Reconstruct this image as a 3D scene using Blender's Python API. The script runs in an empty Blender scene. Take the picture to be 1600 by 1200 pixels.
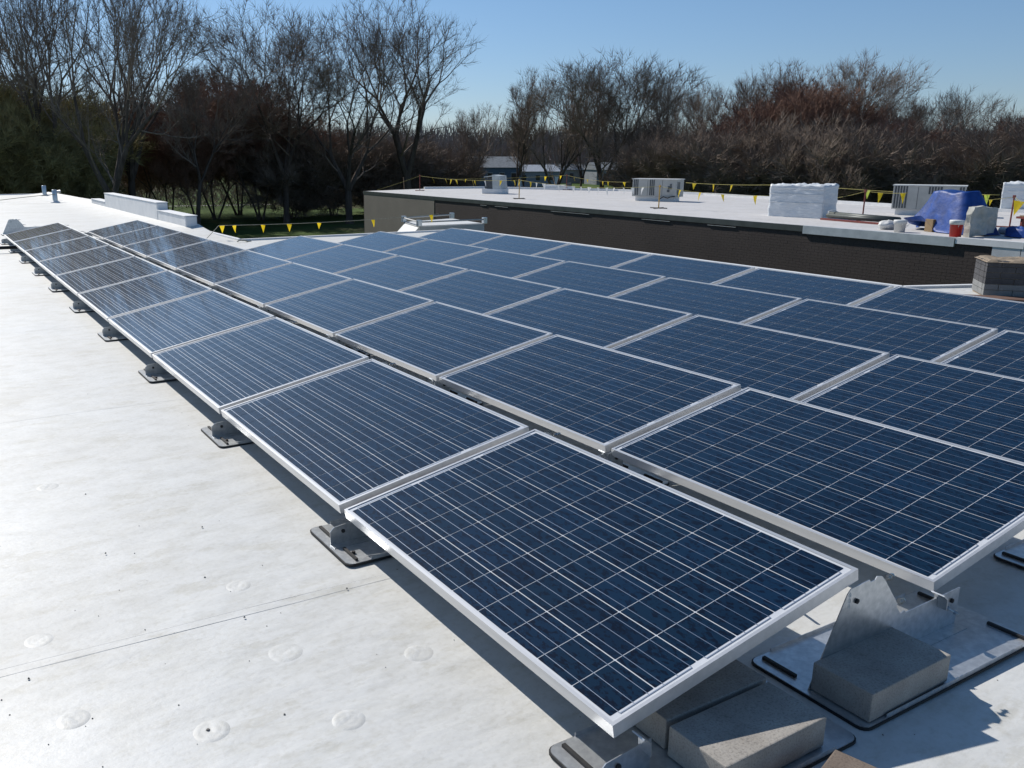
import bpy, bmesh, math, random
from mathutils import Vector, Matrix
R = math.radians
random.seed(7)
SC = bpy.context.scene
COL = SC.collection

# ------------------------------------------------------------------ camera, sky, sun, exposure
EYE = Vector((-1.3633, -1.4447, 1.5762))
YAW, PITCH, ROLL, FPX = R(30.8424), R(-14.6003), R(0.1259), 1362.46      # focal length in pixels of a 1600 wide picture
SHX, SHY = -104.59, 1.7636
FWD = Vector((math.sin(YAW) * math.cos(PITCH), math.cos(YAW) * math.cos(PITCH), math.sin(PITCH)))
_r0 = Vector((math.cos(YAW), -math.sin(YAW), 0)); _u0 = _r0.cross(FWD)
RGT = math.cos(ROLL) * _r0 + math.sin(ROLL) * _u0
UPV = -math.sin(ROLL) * _r0 + math.cos(ROLL) * _u0
cam_d = bpy.data.cameras.new('camera'); cam = bpy.data.objects.new('camera', cam_d); COL.objects.link(cam)
m = Matrix((RGT, UPV, -FWD)).transposed().to_4x4(); m.translation = EYE
cam.matrix_world = m
cam_d.sensor_width = 36; cam_d.lens = FPX / 1600 * 36
cam_d.shift_x = -SHX / 1600; cam_d.shift_y = SHY / 1600
cam_d.clip_end = 6000; cam_d.clip_start = 0.05
SC.camera = cam
SC.render.resolution_x = 1024; SC.render.resolution_y = 768
SC.render.engine = 'CYCLES'

SUN = Vector((-0.24, 1.16, 1.0)).normalized()
SUN_EL = math.asin(SUN.z); SUN_AZ = math.atan2(SUN.x, SUN.y)
W = bpy.data.worlds.new("World"); SC.world = W; W.use_nodes = True
nt = W.node_tree; nt.nodes.clear()
sky = nt.nodes.new('ShaderNodeTexSky'); sky.sky_type = 'NISHITA'; sky.sun_disc = False
sky.sun_elevation = SUN_EL; sky.sun_rotation = SUN_AZ
sky.altitude = 50; sky.air_density = 1.0; sky.dust_density = 0.25; sky.ozone_density = 2.5
bg = nt.nodes.new('ShaderNodeBackground'); bg.inputs[1].default_value = 0.086
wo = nt.nodes.new('ShaderNodeOutputWorld')
tint = nt.nodes.new('ShaderNodeMix'); tint.data_type = 'RGBA'; tint.blend_type = 'MULTIPLY'; tint.inputs[0].default_value = 1.0
tc_ = nt.nodes.new('ShaderNodeTexCoord'); sp_ = nt.nodes.new('ShaderNodeSeparateXYZ'); nt.links.new(tc_.outputs['Generated'], sp_.inputs[0])
rp_ = nt.nodes.new('ShaderNodeValToRGB'); rp_.color_ramp.elements[0].position = 0.0; rp_.color_ramp.elements[0].color = (.68, .78, 1.03, 1)
rp_.color_ramp.elements[1].position = .30; rp_.color_ramp.elements[1].color = (.79, .95, 1.02, 1)
nt.links.new(sp_.outputs[2], rp_.inputs[0]); nt.links.new(rp_.outputs[0], tint.inputs[7])
nt.links.new(sky.outputs[0], tint.inputs[6]); nt.links.new(tint.outputs[2], bg.inputs[0]); nt.links.new(bg.outputs[0], wo.inputs[0])
sd = bpy.data.lights.new('sun', 'SUN'); sd.energy = 4.5; sd.angle = R(0.53); sd.color = (1.0, 0.95, 0.88)
so = bpy.data.objects.new('sun', sd); COL.objects.link(so)
so.rotation_euler = SUN.to_track_quat('Z', 'Y').to_euler(); so.location = (0, 0, 30)
SC.view_settings.view_transform = 'Standard'; SC.view_settings.look = 'None'
SC.view_settings.exposure = 0.12; SC.view_settings.gamma = 1; SC.view_settings.use_curve_mapping = False

# ------------------------------------------------------------------ measuring helpers (pixel of the photograph -> point in the place)
def ray(px, py):
    return (FWD + RGT * ((px - 800 - SHX) / FPX) - UPV * ((py - 600 - SHY) / FPX)).normalized()
def hit(px, py, z):
    d = ray(px, py); return EYE + d * ((z - EYE.z) / d.z)
def spot(px, py, dist):
    d = ray(px, py); return EYE + d * (dist / math.hypot(d.x, d.y))

# ------------------------------------------------------------------ materials
def new_mat(name):
    mt = bpy.data.materials.new(name); mt.use_nodes = True
    n = mt.node_tree; b = n.nodes['Principled BSDF']
    return mt, n, b
def setp(b, **k):
    for key, v in k.items():
        b.inputs[key.replace('_', ' ')].default_value = v
def tex(n, kind, scale, detail=4, rough=.55, coord='Object', vec=None, stretch=None):
    tc = n.nodes.new('ShaderNodeTexCoord')
    out = tc.outputs[coord]
    if stretch:
        mp = n.nodes.new('ShaderNodeMapping'); mp.inputs['Scale'].default_value = stretch
        n.links.new(out, mp.inputs[0]); out = mp.outputs[0]
    t = n.nodes.new(kind); t.inputs['Scale'].default_value = scale
    if 'Detail' in t.inputs: t.inputs['Detail'].default_value = detail
    if 'Roughness' in t.inputs: t.inputs['Roughness'].default_value = rough
    n.links.new(out, t.inputs['Vector'])
    return t
def ramp(n, src, stops):
    r = n.nodes.new('ShaderNodeValToRGB')
    els = r.color_ramp.elements
    els[0].position = stops[0][0]; els[0].color = (*stops[0][1], 1)
    els[1].position = stops[-1][0]; els[1].color = (*stops[-1][1], 1)
    for p, c in stops[1:-1]:
        e = els.new(p); e.color = (*c, 1)
    n.links.new(src, r.inputs[0]); return r
def mixc(n, fac, a, b, mode='MIX'):
    mx = n.nodes.new('ShaderNodeMix'); mx.data_type = 'RGBA'; mx.blend_type = mode
    def s(inp, v):
        if isinstance(v, (int, float)): inp.default_value = v
        elif isinstance(v, (tuple, list)): inp.default_value = (v[0], v[1], v[2], 1)
        else: n.links.new(v, inp)
    s(mx.inputs[0], fac); s(mx.inputs[6], a); s(mx.inputs[7], b)
    return mx.outputs[2]
def bump(n, b, src, strength, dist, prev=None):
    bp = n.nodes.new('ShaderNodeBump'); bp.inputs['Strength'].default_value = strength; bp.inputs['Distance'].default_value = dist
    n.links.new(src, bp.inputs['Height'])
    if prev is not None: n.links.new(prev, bp.inputs['Normal'])
    n.links.new(bp.outputs[0], b.inputs['Normal']); return bp.outputs[0]
def noisy(name, c1, c2, scale=6, rough=.7, metal=0., bs=.3, bd=.01, stretch=None, spec=.5, detail=5, p0=.35, p1=.65):
    mt, n, b = new_mat(name)
    t = tex(n, 'ShaderNodeTexNoise', scale, detail, stretch=stretch)
    r = ramp(n, t.outputs[0], [(p0, c1), (p1, c2)])
    n.links.new(r.outputs[0], b.inputs['Base Color'])
    setp(b, Roughness=rough, Metallic=metal); b.inputs['Specular IOR Level'].default_value = spec
    if bs: bump(n, b, t.outputs[0], bs, bd)
    return mt

def mat_membrane(name, base, lo, rough):
    mt, n, b = new_mat(name)
    a = tex(n, 'ShaderNodeTexNoise', 0.9, 6, .62)
    c = tex(n, 'ShaderNodeTexNoise', 5.5, 7, .7, stretch=(1, 1.6, 1))
    d = tex(n, 'ShaderNodeTexNoise', 48, 3, .6)
    e = tex(n, 'ShaderNodeTexNoise', 2.3, 8, .75, stretch=(1.0, 2.2, 1))
    r1 = ramp(n, a.outputs[0], [(.3, lo), (.62, base)])
    r2 = ramp(n, c.outputs[0], [(.28, (.86, .85, .82)), (.55, (1, 1, 1))])
    r3 = ramp(n, d.outputs[0], [(.25, (.9, .89, .87)), (.5, (1, 1, 1))])
    r4 = ramp(n, e.outputs[0], [(.54, (1, 1, 1)), (.62, (.89, .875, .835)), (.68, (.96, .955, .94))])
    x = mixc(n, 1., r1.outputs[0], r2.outputs[0], 'MULTIPLY')
    x = mixc(n, 1., x, r3.outputs[0], 'MULTIPLY')
    x = mixc(n, 1., x, r4.outputs[0], 'MULTIPLY')
    n.links.new(x, b.inputs['Base Color'])
    rr = ramp(n, a.outputs[0], [(.3, (rough + .08,) * 3), (.7, (rough - .05,) * 3)])
    n.links.new(rr.outputs[0], b.inputs['Roughness'])
    w = tex(n, 'ShaderNodeTexNoise', 2.6, 3, .5, stretch=(1, 2.6, 1))
    nn = bump(n, b, w.outputs[0], .35, .02)
    nn = bump(n, b, c.outputs[0], .35, .008, nn)
    bump(n, b, d.outputs[0], .25, .0015, nn)
    return mt
M = {}
M['roof'] = mat_membrane('white_roof_membrane', (.625, .63, .615), (.545, .545, .525), .52)
M['roof_far'] = mat_membrane('neighbour_roof_membrane', (.60, .585, .58), (.52, .51, .505), .6)
M['parapet'] = noisy('parapet_membrane', (.66, .67, .68), (.76, .76, .76), 3, .55, bs=.25, bd=.01)
M['grit'] = noisy('dark_grit', (.12, .11, .10), (.25, .23, .21), 40, .9, bs=0)
M['seam'] = noisy('seam_membrane', (.62, .615, .60), (.73, .725, .71), 9, .5, bs=.3, bd=.003)
M['seam_dirt'] = noisy('seam_dirt', (.50, .49, .47), (.64, .63, .61), 14, .8, bs=0)
M['frame'] = noisy('anodised_frame', (.60, .605, .61), (.68, .68, .685), 30, .34, metal=.55, bs=.05, bd=.0005, stretch=(1, .05, 1))
M['backsheet'] = noisy('white_backsheet', (.56, .58, .61), (.60, .62, .65), 10, .4, bs=0)
mt, n, b = new_mat('silicon_cell')
v = tex(n, 'ShaderNodeTexVoronoi', 78, coord='Object'); 
oi = n.nodes.new('ShaderNodeObjectInfo')
ad = n.nodes.new('ShaderNodeVectorMath'); ad.operation = 'MULTIPLY_ADD'
cmb = n.nodes.new('ShaderNodeCombineXYZ'); n.links.new(oi.outputs['Random'], cmb.inputs[0]); n.links.new(oi.outputs['Random'], cmb.inputs[1])
tcn = n.nodes.new('ShaderNodeTexCoord'); n.links.new(cmb.outputs[0], ad.inputs[0]); ad.inputs[1].default_value = (37, 91, 0); n.links.new(tcn.outputs['Object'], ad.inputs[2])
mpn = n.nodes.new('ShaderNodeMapping'); mpn.inputs['Scale'].default_value = (1, .55, 1); n.links.new(ad.outputs[0], mpn.inputs[0])
n.links.new(mpn.outputs[0], v.inputs['Vector'])
rv = ramp(n, v.outputs['Color'], [(.0, (.0005, .0024, .0092)), (.62, (.0005, .0027, .0100)), (.80, (.0007, .0040, .0140)), (1., (.0025, .015, .036))])
rr = ramp(n, oi.outputs['Random'], [(0, (.72, .76, .85)), (.5, (1, 1, 1)), (1, (1.0, 1.12, 1.22))])
x = mixc(n, 1., rv.outputs[0], rr.outputs[0], 'MULTIPLY')
n.links.new(x, b.inputs['Base Color'])
setp(b, Roughness=.4); b.inputs['Specular IOR Level'].default_value = .05
b.inputs['Coat Weight'].default_value = 1.0; b.inputs['Coat Roughness'].default_value = .045; b.inputs['Coat IOR'].default_value = 1.33
M['cell'] = mt
mt, n, b = new_mat('tinned_ribbon'); setp(b, Base_Color=(.50, .54, .60, 1), Roughness=.34, Metallic=.92)
b.inputs['Coat Weight'].default_value = .6; b.inputs['Coat Roughness'].default_value = .05
M['ribbon'] = mt
b2 = M['backsheet'].node_tree.nodes['Principled BSDF']; b2.inputs['Coat Weight'].default_value = 1.0; b2.inputs['Coat Roughness'].default_value = .05
M['galv'] = noisy('galvanised_steel', (.46, .49, .51), (.62, .64, .66), 38, .33, metal=.85, bs=.12, bd=.0008)
M['galv_flat'] = noisy('galvanised_plate', (.50, .52, .54), (.66, .68, .69), 38, .34, metal=.7, bs=.12, bd=.0008)
M['steel'] = noisy('bolt_steel', (.45, .45, .44), (.62, .61, .58), 60, .28, metal=1., bs=0)
M['rubber'] = noisy('black_rubber', (.012, .012, .013), (.025, .025, .026), 40, .75, bs=.2, bd=.001)
def mat_concrete(name, a, c):
    mt, n, b = new_mat(name)
    t1 = tex(n, 'ShaderNodeTexNoise', 9, 8, .65); t2 = tex(n, 'ShaderNodeTexVoronoi', 130); t3 = tex(n, 'ShaderNodeTexNoise', 160, 4, .7)
    r1 = ramp(n, t1.outputs[0], [(.3, a), (.7, c)])
    r2 = ramp(n, t3.outputs[0], [(.32, (.62, .60, .58)), (.48, (1, 1, 1)), (.66, (1.12, 1.1, 1.06))])
    x = mixc(n, 1., r1.outputs[0], r2.outputs[0], 'MULTIPLY')
    n.links.new(x, b.inputs['Base Color']); setp(b, Roughness=.9)
    nn = bump(n, b, t3.outputs[0], .6, .002); bump(n, b, t1.outputs[0], .4, .003, nn)
    return mt
M['paver'] = mat_concrete('ballast_concrete', (.27, .25, .225), (.37, .35, .32))
M['paver_dark'] = mat_concrete('old_brown_concrete', (.13, .10, .08), (.20, .16, .13))
M['brick'] = mat_concrete('dark_masonry', (.045, .045, .05), (.085, .085, .09))
M['brick_low'] = mat_concrete('grey_masonry', (.17, .18, .18), (.25, .25, .25))
M['mortar'] = mat_concrete('old_mortar_cap', (.20, .15, .10), (.33, .27, .20))
M['wood'] = noisy('old_board', (.10, .055, .04), (.17, .10, .075), 8, .85, stretch=(1, 8, 1))
def mat_facade(name, c1, c2):
    mt, n, b = new_mat(name)
    t = tex(n, 'ShaderNodeTexNoise', .7, 6, .6); t2 = tex(n, 'ShaderNodeTexNoise', 14, 4, .6, stretch=(1, 1, 3))
    r1 = ramp(n, t.outputs[0], [(.35, c1), (.65, c2)]); r2 = ramp(n, t2.outputs[0], [(.3, (.88, .87, .87)), (.6, (1, 1, 1))])
    n.links.new(mixc(n, 1., r1.outputs[0], r2.outputs[0], 'MULTIPLY'), b.inputs['Base Color']); setp(b, Roughness=.85)
    bump(n, b, t2.outputs[0], .4, .01); return mt
M['brown_brick'] = mat_facade('brown_brick', (.046, .034, .030), (.056, .042, .037))
M['joint'] = noisy('brick_mortar', (.043, .032, .028), (.053, .040, .035), 3, .95, bs=0)
M['tan_brick'] = mat_facade('tan_painted_wall', (.175, .155, .125), (.205, .182, .148))
M['grey_panel'] = noisy('pale_grey_panel', (.44, .46, .48), (.54, .56, .58), 3, .6)
M['flash'] = noisy('dark_metal_flashing', (.045, .055, .05), (.07, .08, .075), 3, .5, metal=.2, bs=0)
M['flash_light'] = noisy('pale_metal_flashing', (.42, .45, .46), (.55, .58, .58), 3, .45, metal=.3, bs=.1)
M['hvac'] = noisy('unit_beige_paint', (.40, .40, .375), (.47, .465, .44), 3, .5, bs=.05)
M['hvac_light'] = noisy('hood_pale_paint', (.60, .60, .58), (.68, .68, .66), 3, .5, bs=0)
M['hvac_dark'] = noisy('louvre_dark', (.05, .055, .06), (.09, .10, .11), 8, .6, bs=0)
M['wrap'] = noisy('white_shrink_wrap', (.60, .63, .66), (.72, .745, .77), 5, .4, bs=.6, bd=.03, stretch=(1, 1, 6))
M['tarp'] = noisy('blue_tarp', (.004, .034, .17), (.008, .060, .29), 4, .5, bs=.6, bd=.03, spec=.4)
M['foam'] = noisy('worn_foam_board', (.38, .375, .33), (.50, .49, .46), 3, .7, bs=.5, bd=.03)
M['red'] = noisy('red_plastic', (.42, .02, .015), (.55, .035, .025), 4, .4, bs=0)
M['white'] = noisy('white_plastic', (.62, .62, .60), (.72, .72, .70), 5, .45, bs=0)
M['card'] = noisy('cardboard', (.20, .135, .07), (.27, .185, .10), 5, .85, bs=0)
M['rust'] = noisy('red_stanchion_paint', (.15, .03, .025), (.24, .06, .045), 12, .6, bs=0)
M['yellow_post'] = noisy('yellow_stanchion_paint', (.42, .25, .05), (.55, .34, .07), 12, .6, bs=0)
M['rope'] = noisy('yellow_rope', (.30, .26, .08), (.45, .40, .12), 20, .8, bs=0)
M['rope_grey'] = noisy('grey_rope', (.28, .26, .20), (.40, .38, .30), 20, .8, bs=0)
def mat_flag(name, c):
    mt, n, b = new_mat(name)
    setp(b, Base_Color=(*c, 1), Roughness=.45)
    tr = n.nodes.new('ShaderNodeBsdfTranslucent'); tr.inputs[0].default_value = (*c, 1)
    mx = n.nodes.new('ShaderNodeMixShader'); mx.inputs[0].default_value = .5
    n.links.new(b.outputs[0], mx.inputs[1]); n.links.new(tr.outputs[0], mx.inputs[2])
    n.links.new(mx.outputs[0], n.nodes['Material Output'].inputs[0]); return mt
M['flag_y'] = mat_flag('yellow_pennant', (.80, .58, .02)); M['flag_w'] = mat_flag('white_pennant', (.78, .78, .76))
M['flag_g'] = mat_flag('lime_yellow_pennant', (.62, .72, .10))
def mat_bark(name, c1, c2):
    mt, n, b = new_mat(name)
    t = tex(n, 'ShaderNodeTexNoise', 3, 5, .6, stretch=(1, 1, .25))
    r = ramp(n, t.outputs[0], [(.35, c1), (.65, c2)]); n.links.new(r.outputs[0], b.inputs['Base Color'])
    setp(b, Roughness=.95); b.inputs['Specular IOR Level'].default_value = .15
    return mt
M['bark'] = mat_bark('grey_brown_bark', (.070, .055, .047), (.135, .108, .092))
M['twig'] = mat_bark('brown_twigs', (.165, .130, .105), (.27, .215, .175))
M['twig_red'] = mat_bark('red_budding_twigs', (.165, .100, .075), (.26, .16, .12))
M['twig_olive'] = mat_bark('olive_budding_twigs', (.21, .18, .085), (.34, .30, .15))
M['brush'] = mat_bark('dry_brush', (.150, .118, .092), (.32, .255, .195))
M['brush_red'] = mat_bark('reddish_brush', (.16, .108, .080), (.27, .185, .14))
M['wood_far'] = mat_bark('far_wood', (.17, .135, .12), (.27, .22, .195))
mt, n, b = new_mat('ground_grass')
t = tex(n, 'ShaderNodeTexNoise', .03, 8, .7); t2 = tex(n, 'ShaderNodeTexNoise', .6, 6, .7)
r1 = ramp(n, t.outputs[0], [(.40, (.060, .105, .026)), (.54, (.085, .130, .036)), (.62, (.120, .095, .065))])
r2 = ramp(n, t2.outputs[0], [(.3, (.55, .52, .48)), (.65, (1, 1, 1))])
n.links.new(mixc(n, 1., r1.outputs[0], r2.outputs[0], 'MULTIPLY'), b.inputs['Base Color']); setp(b, Roughness=.95)
b.inputs['Specular IOR Level'].default_value = .1
bump(n, b, t2.outputs[0], 1., .15)
M['ground'] = mt
M['asphalt'] = noisy('asphalt', (.06, .06, .062), (.10, .10, .10), 1, .9, bs=0)
M['pale_path'] = noisy('pale_path', (.22, .21, .19), (.32, .31, .28), .6, .9, bs=0)
M['siding_a'] = noisy('pale_siding', (.18, .195, .21), (.23, .245, .26), 1, .7, bs=0)
M['siding_b'] = noisy('blue_siding', (.06, .09, .14), (.08, .115, .17), 1, .7, bs=0)
M['siding_c'] = noisy('tan_siding', (.24, .21, .18), (.30, .27, .23), 1, .7, bs=0)
M['shingle'] = noisy('grey_shingle', (.14, .155, .17), (.20, .215, .23), 2, .8, bs=0)
M['shingle_w'] = noisy('white_metal_roofing', (.30, .32, .35), (.38, .40, .43), 2, .5, bs=0)
mt, n, b = new_mat('window_glass'); setp(b, Base_Color=(.02, .025, .03, 1), Roughness=.08); M['glass'] = mt

# ------------------------------------------------------------------ mesh helpers
class MB:
    def __init__(s): s.v = []; s.f = []
    def add(s, vs, fs):
        o = len(s.v); s.v += [tuple(p) for p in vs]; s.f += [tuple(i + o for i in f) for f in fs]; return s
    def box(s, x0, x1, y0, y1, z0, z1):
        return s.add([(x0, y0, z0), (x1, y0, z0), (x1, y1, z0), (x0, y1, z0), (x0, y0, z1), (x1, y0, z1), (x1, y1, z1), (x0, y1, z1)],
                     [(3, 2, 1, 0), (4, 5, 6, 7), (0, 1, 5, 4), (1, 2, 6, 5), (2, 3, 7, 6), (3, 0, 4, 7)])
    def prism(s, poly, z0, z1):            # poly in xy, ccw
        k = len(poly)
        return s.add([(x, y, z0) for x, y in poly] + [(x, y, z1) for x, y in poly],
                     [tuple(range(k))[::-1], tuple(range(k, 2 * k))] + [(i, (i + 1) % k, k + (i + 1) % k, k + i) for i in range(k)])
    def prism_y(s, poly, y0, y1):          # poly in xz
        k = len(poly)
        return s.add([(x, y0, z) for x, z in poly] + [(x, y1, z) for x, z in poly],
                     [tuple(range(k)), tuple(range(k, 2 * k))[::-1]] + [((i + 1) % k, i, k + i, k + (i + 1) % k) for i in range(k)])
    def prism_x(s, poly, x0, x1):          # poly in yz
        k = len(poly)
        return s.add([(x0, y, z) for y, z in poly] + [(x1, y, z) for y, z in poly],
                     [tuple(range(k)), tuple(range(k, 2 * k))[::-1]] + [((i + 1) % k, i, k + i, k + (i + 1) % k) for i in range(k)])
    def tube(s, pts, rads, n=8, cap=True):
        pts = [Vector(p) for p in pts]
        if isinstance(rads, (int, float)): rads = [rads] * len(pts)
        o = len(s.v)
        for i, p in enumerate(pts):
            d = (pts[min(i + 1, len(pts) - 1)] - pts[max(i - 1, 0)])
            if d.length < 1e-9: d = Vector((0, 0, 1))
            d.normalize()
            a = d.orthogonal() if i == 0 else (pa - d * pa.dot(d))
            a.normalize(); pa = a; b = d.cross(a)
            for k in range(n):
                t = 2 * math.pi * k / n; s.v.append(tuple(p + (a * math.cos(t) + b * math.sin(t)) * rads[i]))
        for i in range(len(pts) - 1):
            for k in range(n):
                k2 = (k + 1) % n; s.f.append((o + i * n + k, o + i * n + k2, o + (i + 1) * n + k2, o + (i + 1) * n + k))
        if cap:
            s.f.append(tuple(o + k for k in range(n))[::-1]); s.f.append(tuple(o + (len(pts) - 1) * n + k for k in range(n)))
        return s
    def lathe(s, prof, cx=0, cy=0, n=20):
        o = len(s.v); k = len(prof)
        for i in range(n):
            t = 2 * math.pi * i / n
            for r, z in prof: s.v.append((cx + r * math.cos(t), cy + r * math.sin(t), z))
        for i in range(n):
            j = (i + 1) % n
            for q in range(k - 1): s.f.append((o + i * k + q, o + j * k + q, o + j * k + q + 1, o + i * k + q + 1))
        return s
    def mesh(s, name, mat, smooth=False, bev=0):
        me = bpy.data.meshes.new(name); me.from_pydata(s.v, [], s.f); me.update()
        if bev:
            bm = bmesh.new(); bm.from_mesh(me)
            bmesh.ops.bevel(bm, geom=[e for e in bm.edges if e.calc_face_angle(0) > .5], offset=bev, segments=2, profile=.6, affect='EDGES')
            bm.to_mesh(me); bm.free()
        if smooth: me.polygons.foreach_set('use_smooth', [True] * len(me.polygons))
        me.materials.append(mat); return me
    def build(s, name, mat, parent=None, smooth=False, bev=0, loc=None):
        o = bpy.data.objects.new(name, s.mesh(name, mat, smooth, bev)); COL.objects.link(o)
        if parent is not None: o.parent = parent
        if loc is not None: o.location = loc
        return o
def tag(o, label=None, cat=None, group=None, kind=None):
    if label: o['label'] = label
    if cat: o['category'] = cat
    if group: o['group'] = group
    if kind: o['kind'] = kind
    return o
def empty(name, label, cat, loc=(0, 0, 0), rot=(0, 0, 0), group=None):
    o = bpy.data.objects.new(name, None); COL.objects.link(o); o.location = loc; o.rotation_euler = rot
    o.empty_display_size = .2
    return tag(o, label, cat, group)
def inst(name, me, parent=None, loc=(0, 0, 0), rot=(0, 0, 0), scale=None):
    o = bpy.data.objects.new(name, me); COL.objects.link(o)
    if parent is not None: o.parent = parent
    o.location = loc; o.rotation_euler = rot
    if scale: o.scale = scale
    return o
ORD = ['nearest', 'second', 'third', 'fourth', 'fifth', 'sixth', 'seventh', 'eighth', 'ninth', 'tenth', 'eleventh', 'twelfth']

# ------------------------------------------------------------------ the ground, our roof
GZ = -4.43
g = MB(); N = 48
ringr = [0, 30, 80, 160, 320, 700, 1500, 3200]
for i, rr_ in enumerate(ringr[1:]):
    for k in range(N):
        t = 2 * math.pi * k / N; g.v.append((rr_ * math.cos(t), rr_ * math.sin(t), GZ))
c0 = len(g.v); g.v.append((0, 0, GZ))
for k in range(N): g.f.append((c0, k, (k + 1) % N))
for i in range(len(ringr) - 2):
    for k in range(N): g.f.append((i * N + k, i * N + (k + 1) % N, (i + 1) * N + (k + 1) % N, (i + 1) * N + k)[::-1])
tag(g.build('ground', M['ground']), kind='structure')

roof_poly = [(-14, -12), (16, -12), (16, 4.2), (10.6, 4.45), (9.2, 5.0), (9.2, 15.45), (4.05, 15.45), (4.05, 30.4), (3.78, 41.3), (-14, 40.2)]
def grid_fill(poly, z, step):
    """poly sheet with a gentle wavy surface"""
    me = bpy.data.meshes.new('sheet'); bm = bmesh.new()
    vs = [bm.verts.new((x, y, z)) for x, y in poly]; bm.faces.new(vs)
    xs = [p[0] for p in poly]; ys = [p[1] for p in poly]
    x = min(xs) + step
    while x < max(xs):
        bmesh.ops.bisect_plane(bm, geom=bm.verts[:] + bm.edges[:] + bm.faces[:], plane_co=(x, 0, 0), plane_no=(1, 0, 0)); x += step
    y = min(ys) + step
    while y < max(ys):
        bmesh.ops.bisect_plane(bm, geom=bm.verts[:] + bm.edges[:] + bm.faces[:], plane_co=(0, y, 0), plane_no=(0, 1, 0)); y += step
    bmesh.ops.remove_doubles(bm, verts=bm.verts[:], dist=1e-4)
    bm.to_mesh(me); bm.free(); return me
from mathutils import noise as NZ
from mathutils.bvhtree import BVHTree
def rz(x, y):
    """height of the roof skin: shallow ripples, and a taper up to the parapet on the right of the far part"""
    h = .006 * NZ.noise(Vector((x * .8, y * .45, 0))) + .003 * NZ.noise(Vector((x * 2.3, y * 1.6, 4)))
    h -= .004
    if y > 16.4:
        k = max(0, min(1, (x - 2.6) / 1.4)) * max(0, min(1, (y - 16.4) / 2.0))
        h += .14 * k * k
    return h
me = grid_fill(roof_poly, 0, .22)
for v in me.vertices: v.co.z = rz(v.co.x, v.co.y)
me.materials.append(M['roof']); me.polygons.foreach_set('use_smooth', [True] * len(me.polygons))
_bv = BVHTree.FromPolygons([v.co.copy() for v in me.vertices], [tuple(p.vertices) for p in me.polygons])
def rz(x, y):
    h = _bv.ray_cast(Vector((x, y, 2)), Vector((0, 0, -1)))[0]
    return h.z if h else 0.
roof = bpy.data.objects.new('roof', me); COL.objects.link(roof); tag(roof, kind='structure')
# building under our roof
bw = MB().prism([(x * .999, y) for x, y in roof_poly], GZ, -.05)
body = bw.build('building_wall', M['tan_brick']); tag(body, 'tan masonry building carrying the white membrane roof and solar array', 'building')
ed = MB()
for (xa, ya), (xb, yb) in zip(roof_poly, roof_poly[1:] + roof_poly[:1]):
    d = Vector((xb - xa, yb - ya, 0)); L = d.length; d.normalize(); nn_ = Vector((d.y, -d.x, 0))
    p = [Vector((xa, ya, 0)) + nn_ * .03, Vector((xb, yb, 0)) + nn_ * .03, Vector((xb, yb, 0)) - nn_ * .05, Vector((xa, ya, 0)) - nn_ * .05]
    zt = .03
    ed.add([(q.x, q.y, -.16) for q in p] + [(q.x, q.y, zt) for q in p], [(3, 2, 1, 0), (4, 5, 6, 7), (0, 1, 5, 4), (1, 2, 6, 5), (2, 3, 7, 6), (3, 0, 4, 7)])
ed.build('roof_edge', M['parapet'], body)

# seams and fastener plates of the membrane
def strip(p, q, w, h, name, mat, wob=.006, seg=.25):
    p = Vector((*p, 0)); q = Vector((*q, 0)); d = q - p; L = d.length; d.normalize(); nrm = Vector((-d.y, d.x, 0))
    k = max(2, int(L / seg)); mb = MB(); ph = random.random() * 50
    for i in range(k + 1):
        c = p + d * (L * i / k) + nrm * (wob * NZ.noise(Vector((i * .45, ph, 0))))
        a = c - nrm * w / 2; b = c + nrm * w / 2
        a0 = c - nrm * (w / 2 + min(.006, w)); b0 = c + nrm * (w / 2 + min(.006, w))
        mb.v += [(a0.x, a0.y, rz(a0.x, a0.y) - .001), (a.x, a.y, rz(a.x, a.y) + h), (b.x, b.y, rz(b.x, b.y) + h), (b0.x, b0.y, rz(b0.x, b0.y) - .001)]
    for i in range(k):
        for j in range(3): mb.f.append((4 * i + j, 4 * i + j + 1, 4 * i + 5 + j, 4 * i + 4 + j))
    return mb.build(name, mat, roof)
sy = [-1.15, 1.29, 4.4, 7.5, 10.6, 13.7, 18.5, 23, 28, 33, 38]
for y in sy:
    if y > 2: strip((-13.5, y), (3.7, y - .05), .045, .0011, 'membrane_seam', M['roof']); continue
    strip((-13.5, y + (.33 if y == 1.29 else .02)), (3.7, y - .03), .045, .0009, 'membrane_seam', M['roof'])
    strip((-13.5, y + (.33 if y == 1.29 else .02) - .0225), (3.7, y - .0525), .0010, .0012, 'membrane_seam', M['seam_dirt'])
    strip((-13.5, y + (.33 if y == 1.29 else .02) + .0225), (3.7, y - .0075), .0010, .0012, 'membrane_seam', M['seam_dirt'])
fm = MB().lathe([(.0, .0034), (.009, .0033), (.014, .0044), (.020, .0042), (.026, .0030), (.031, .0028), (.036, .0033), (.041, .0024), (.048, .0004), (.055, -.004)], n=26).mesh('fastener_plate', M['roof'], True)
spots = [(330, 1140), (545, 1122), (445, 1017), (372, 914), (115, 1123), (655, 1018), (250, 830), (560, 760 + 240), (60, 1000), (140, 900), (30, 880), (75, 760), (310, 690), (200, 905)]
spots = [spots[i] for i in (0, 1, 2, 3, 4, 5, 8, 11)]
for (px, py) in spots:
    p = hit(px, py, 0); o = inst('fastener_plate', fm, roof, (p.x, p.y, rz(p.x, p.y) + .0008), (0, 0, random.random() * 6)); 
    k = random.uniform(.85, 1.1); o.scale = (k, k, random.uniform(.2, .5))
p = hit(325, 1140, 0)
dk = MB().lathe([(0, .0062), (.004, .0062), (.006, .003)], n=10).build('fastener_hole', M['grit'], roof, loc=(p.x, p.y, rz(p.x, p.y)))
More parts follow.
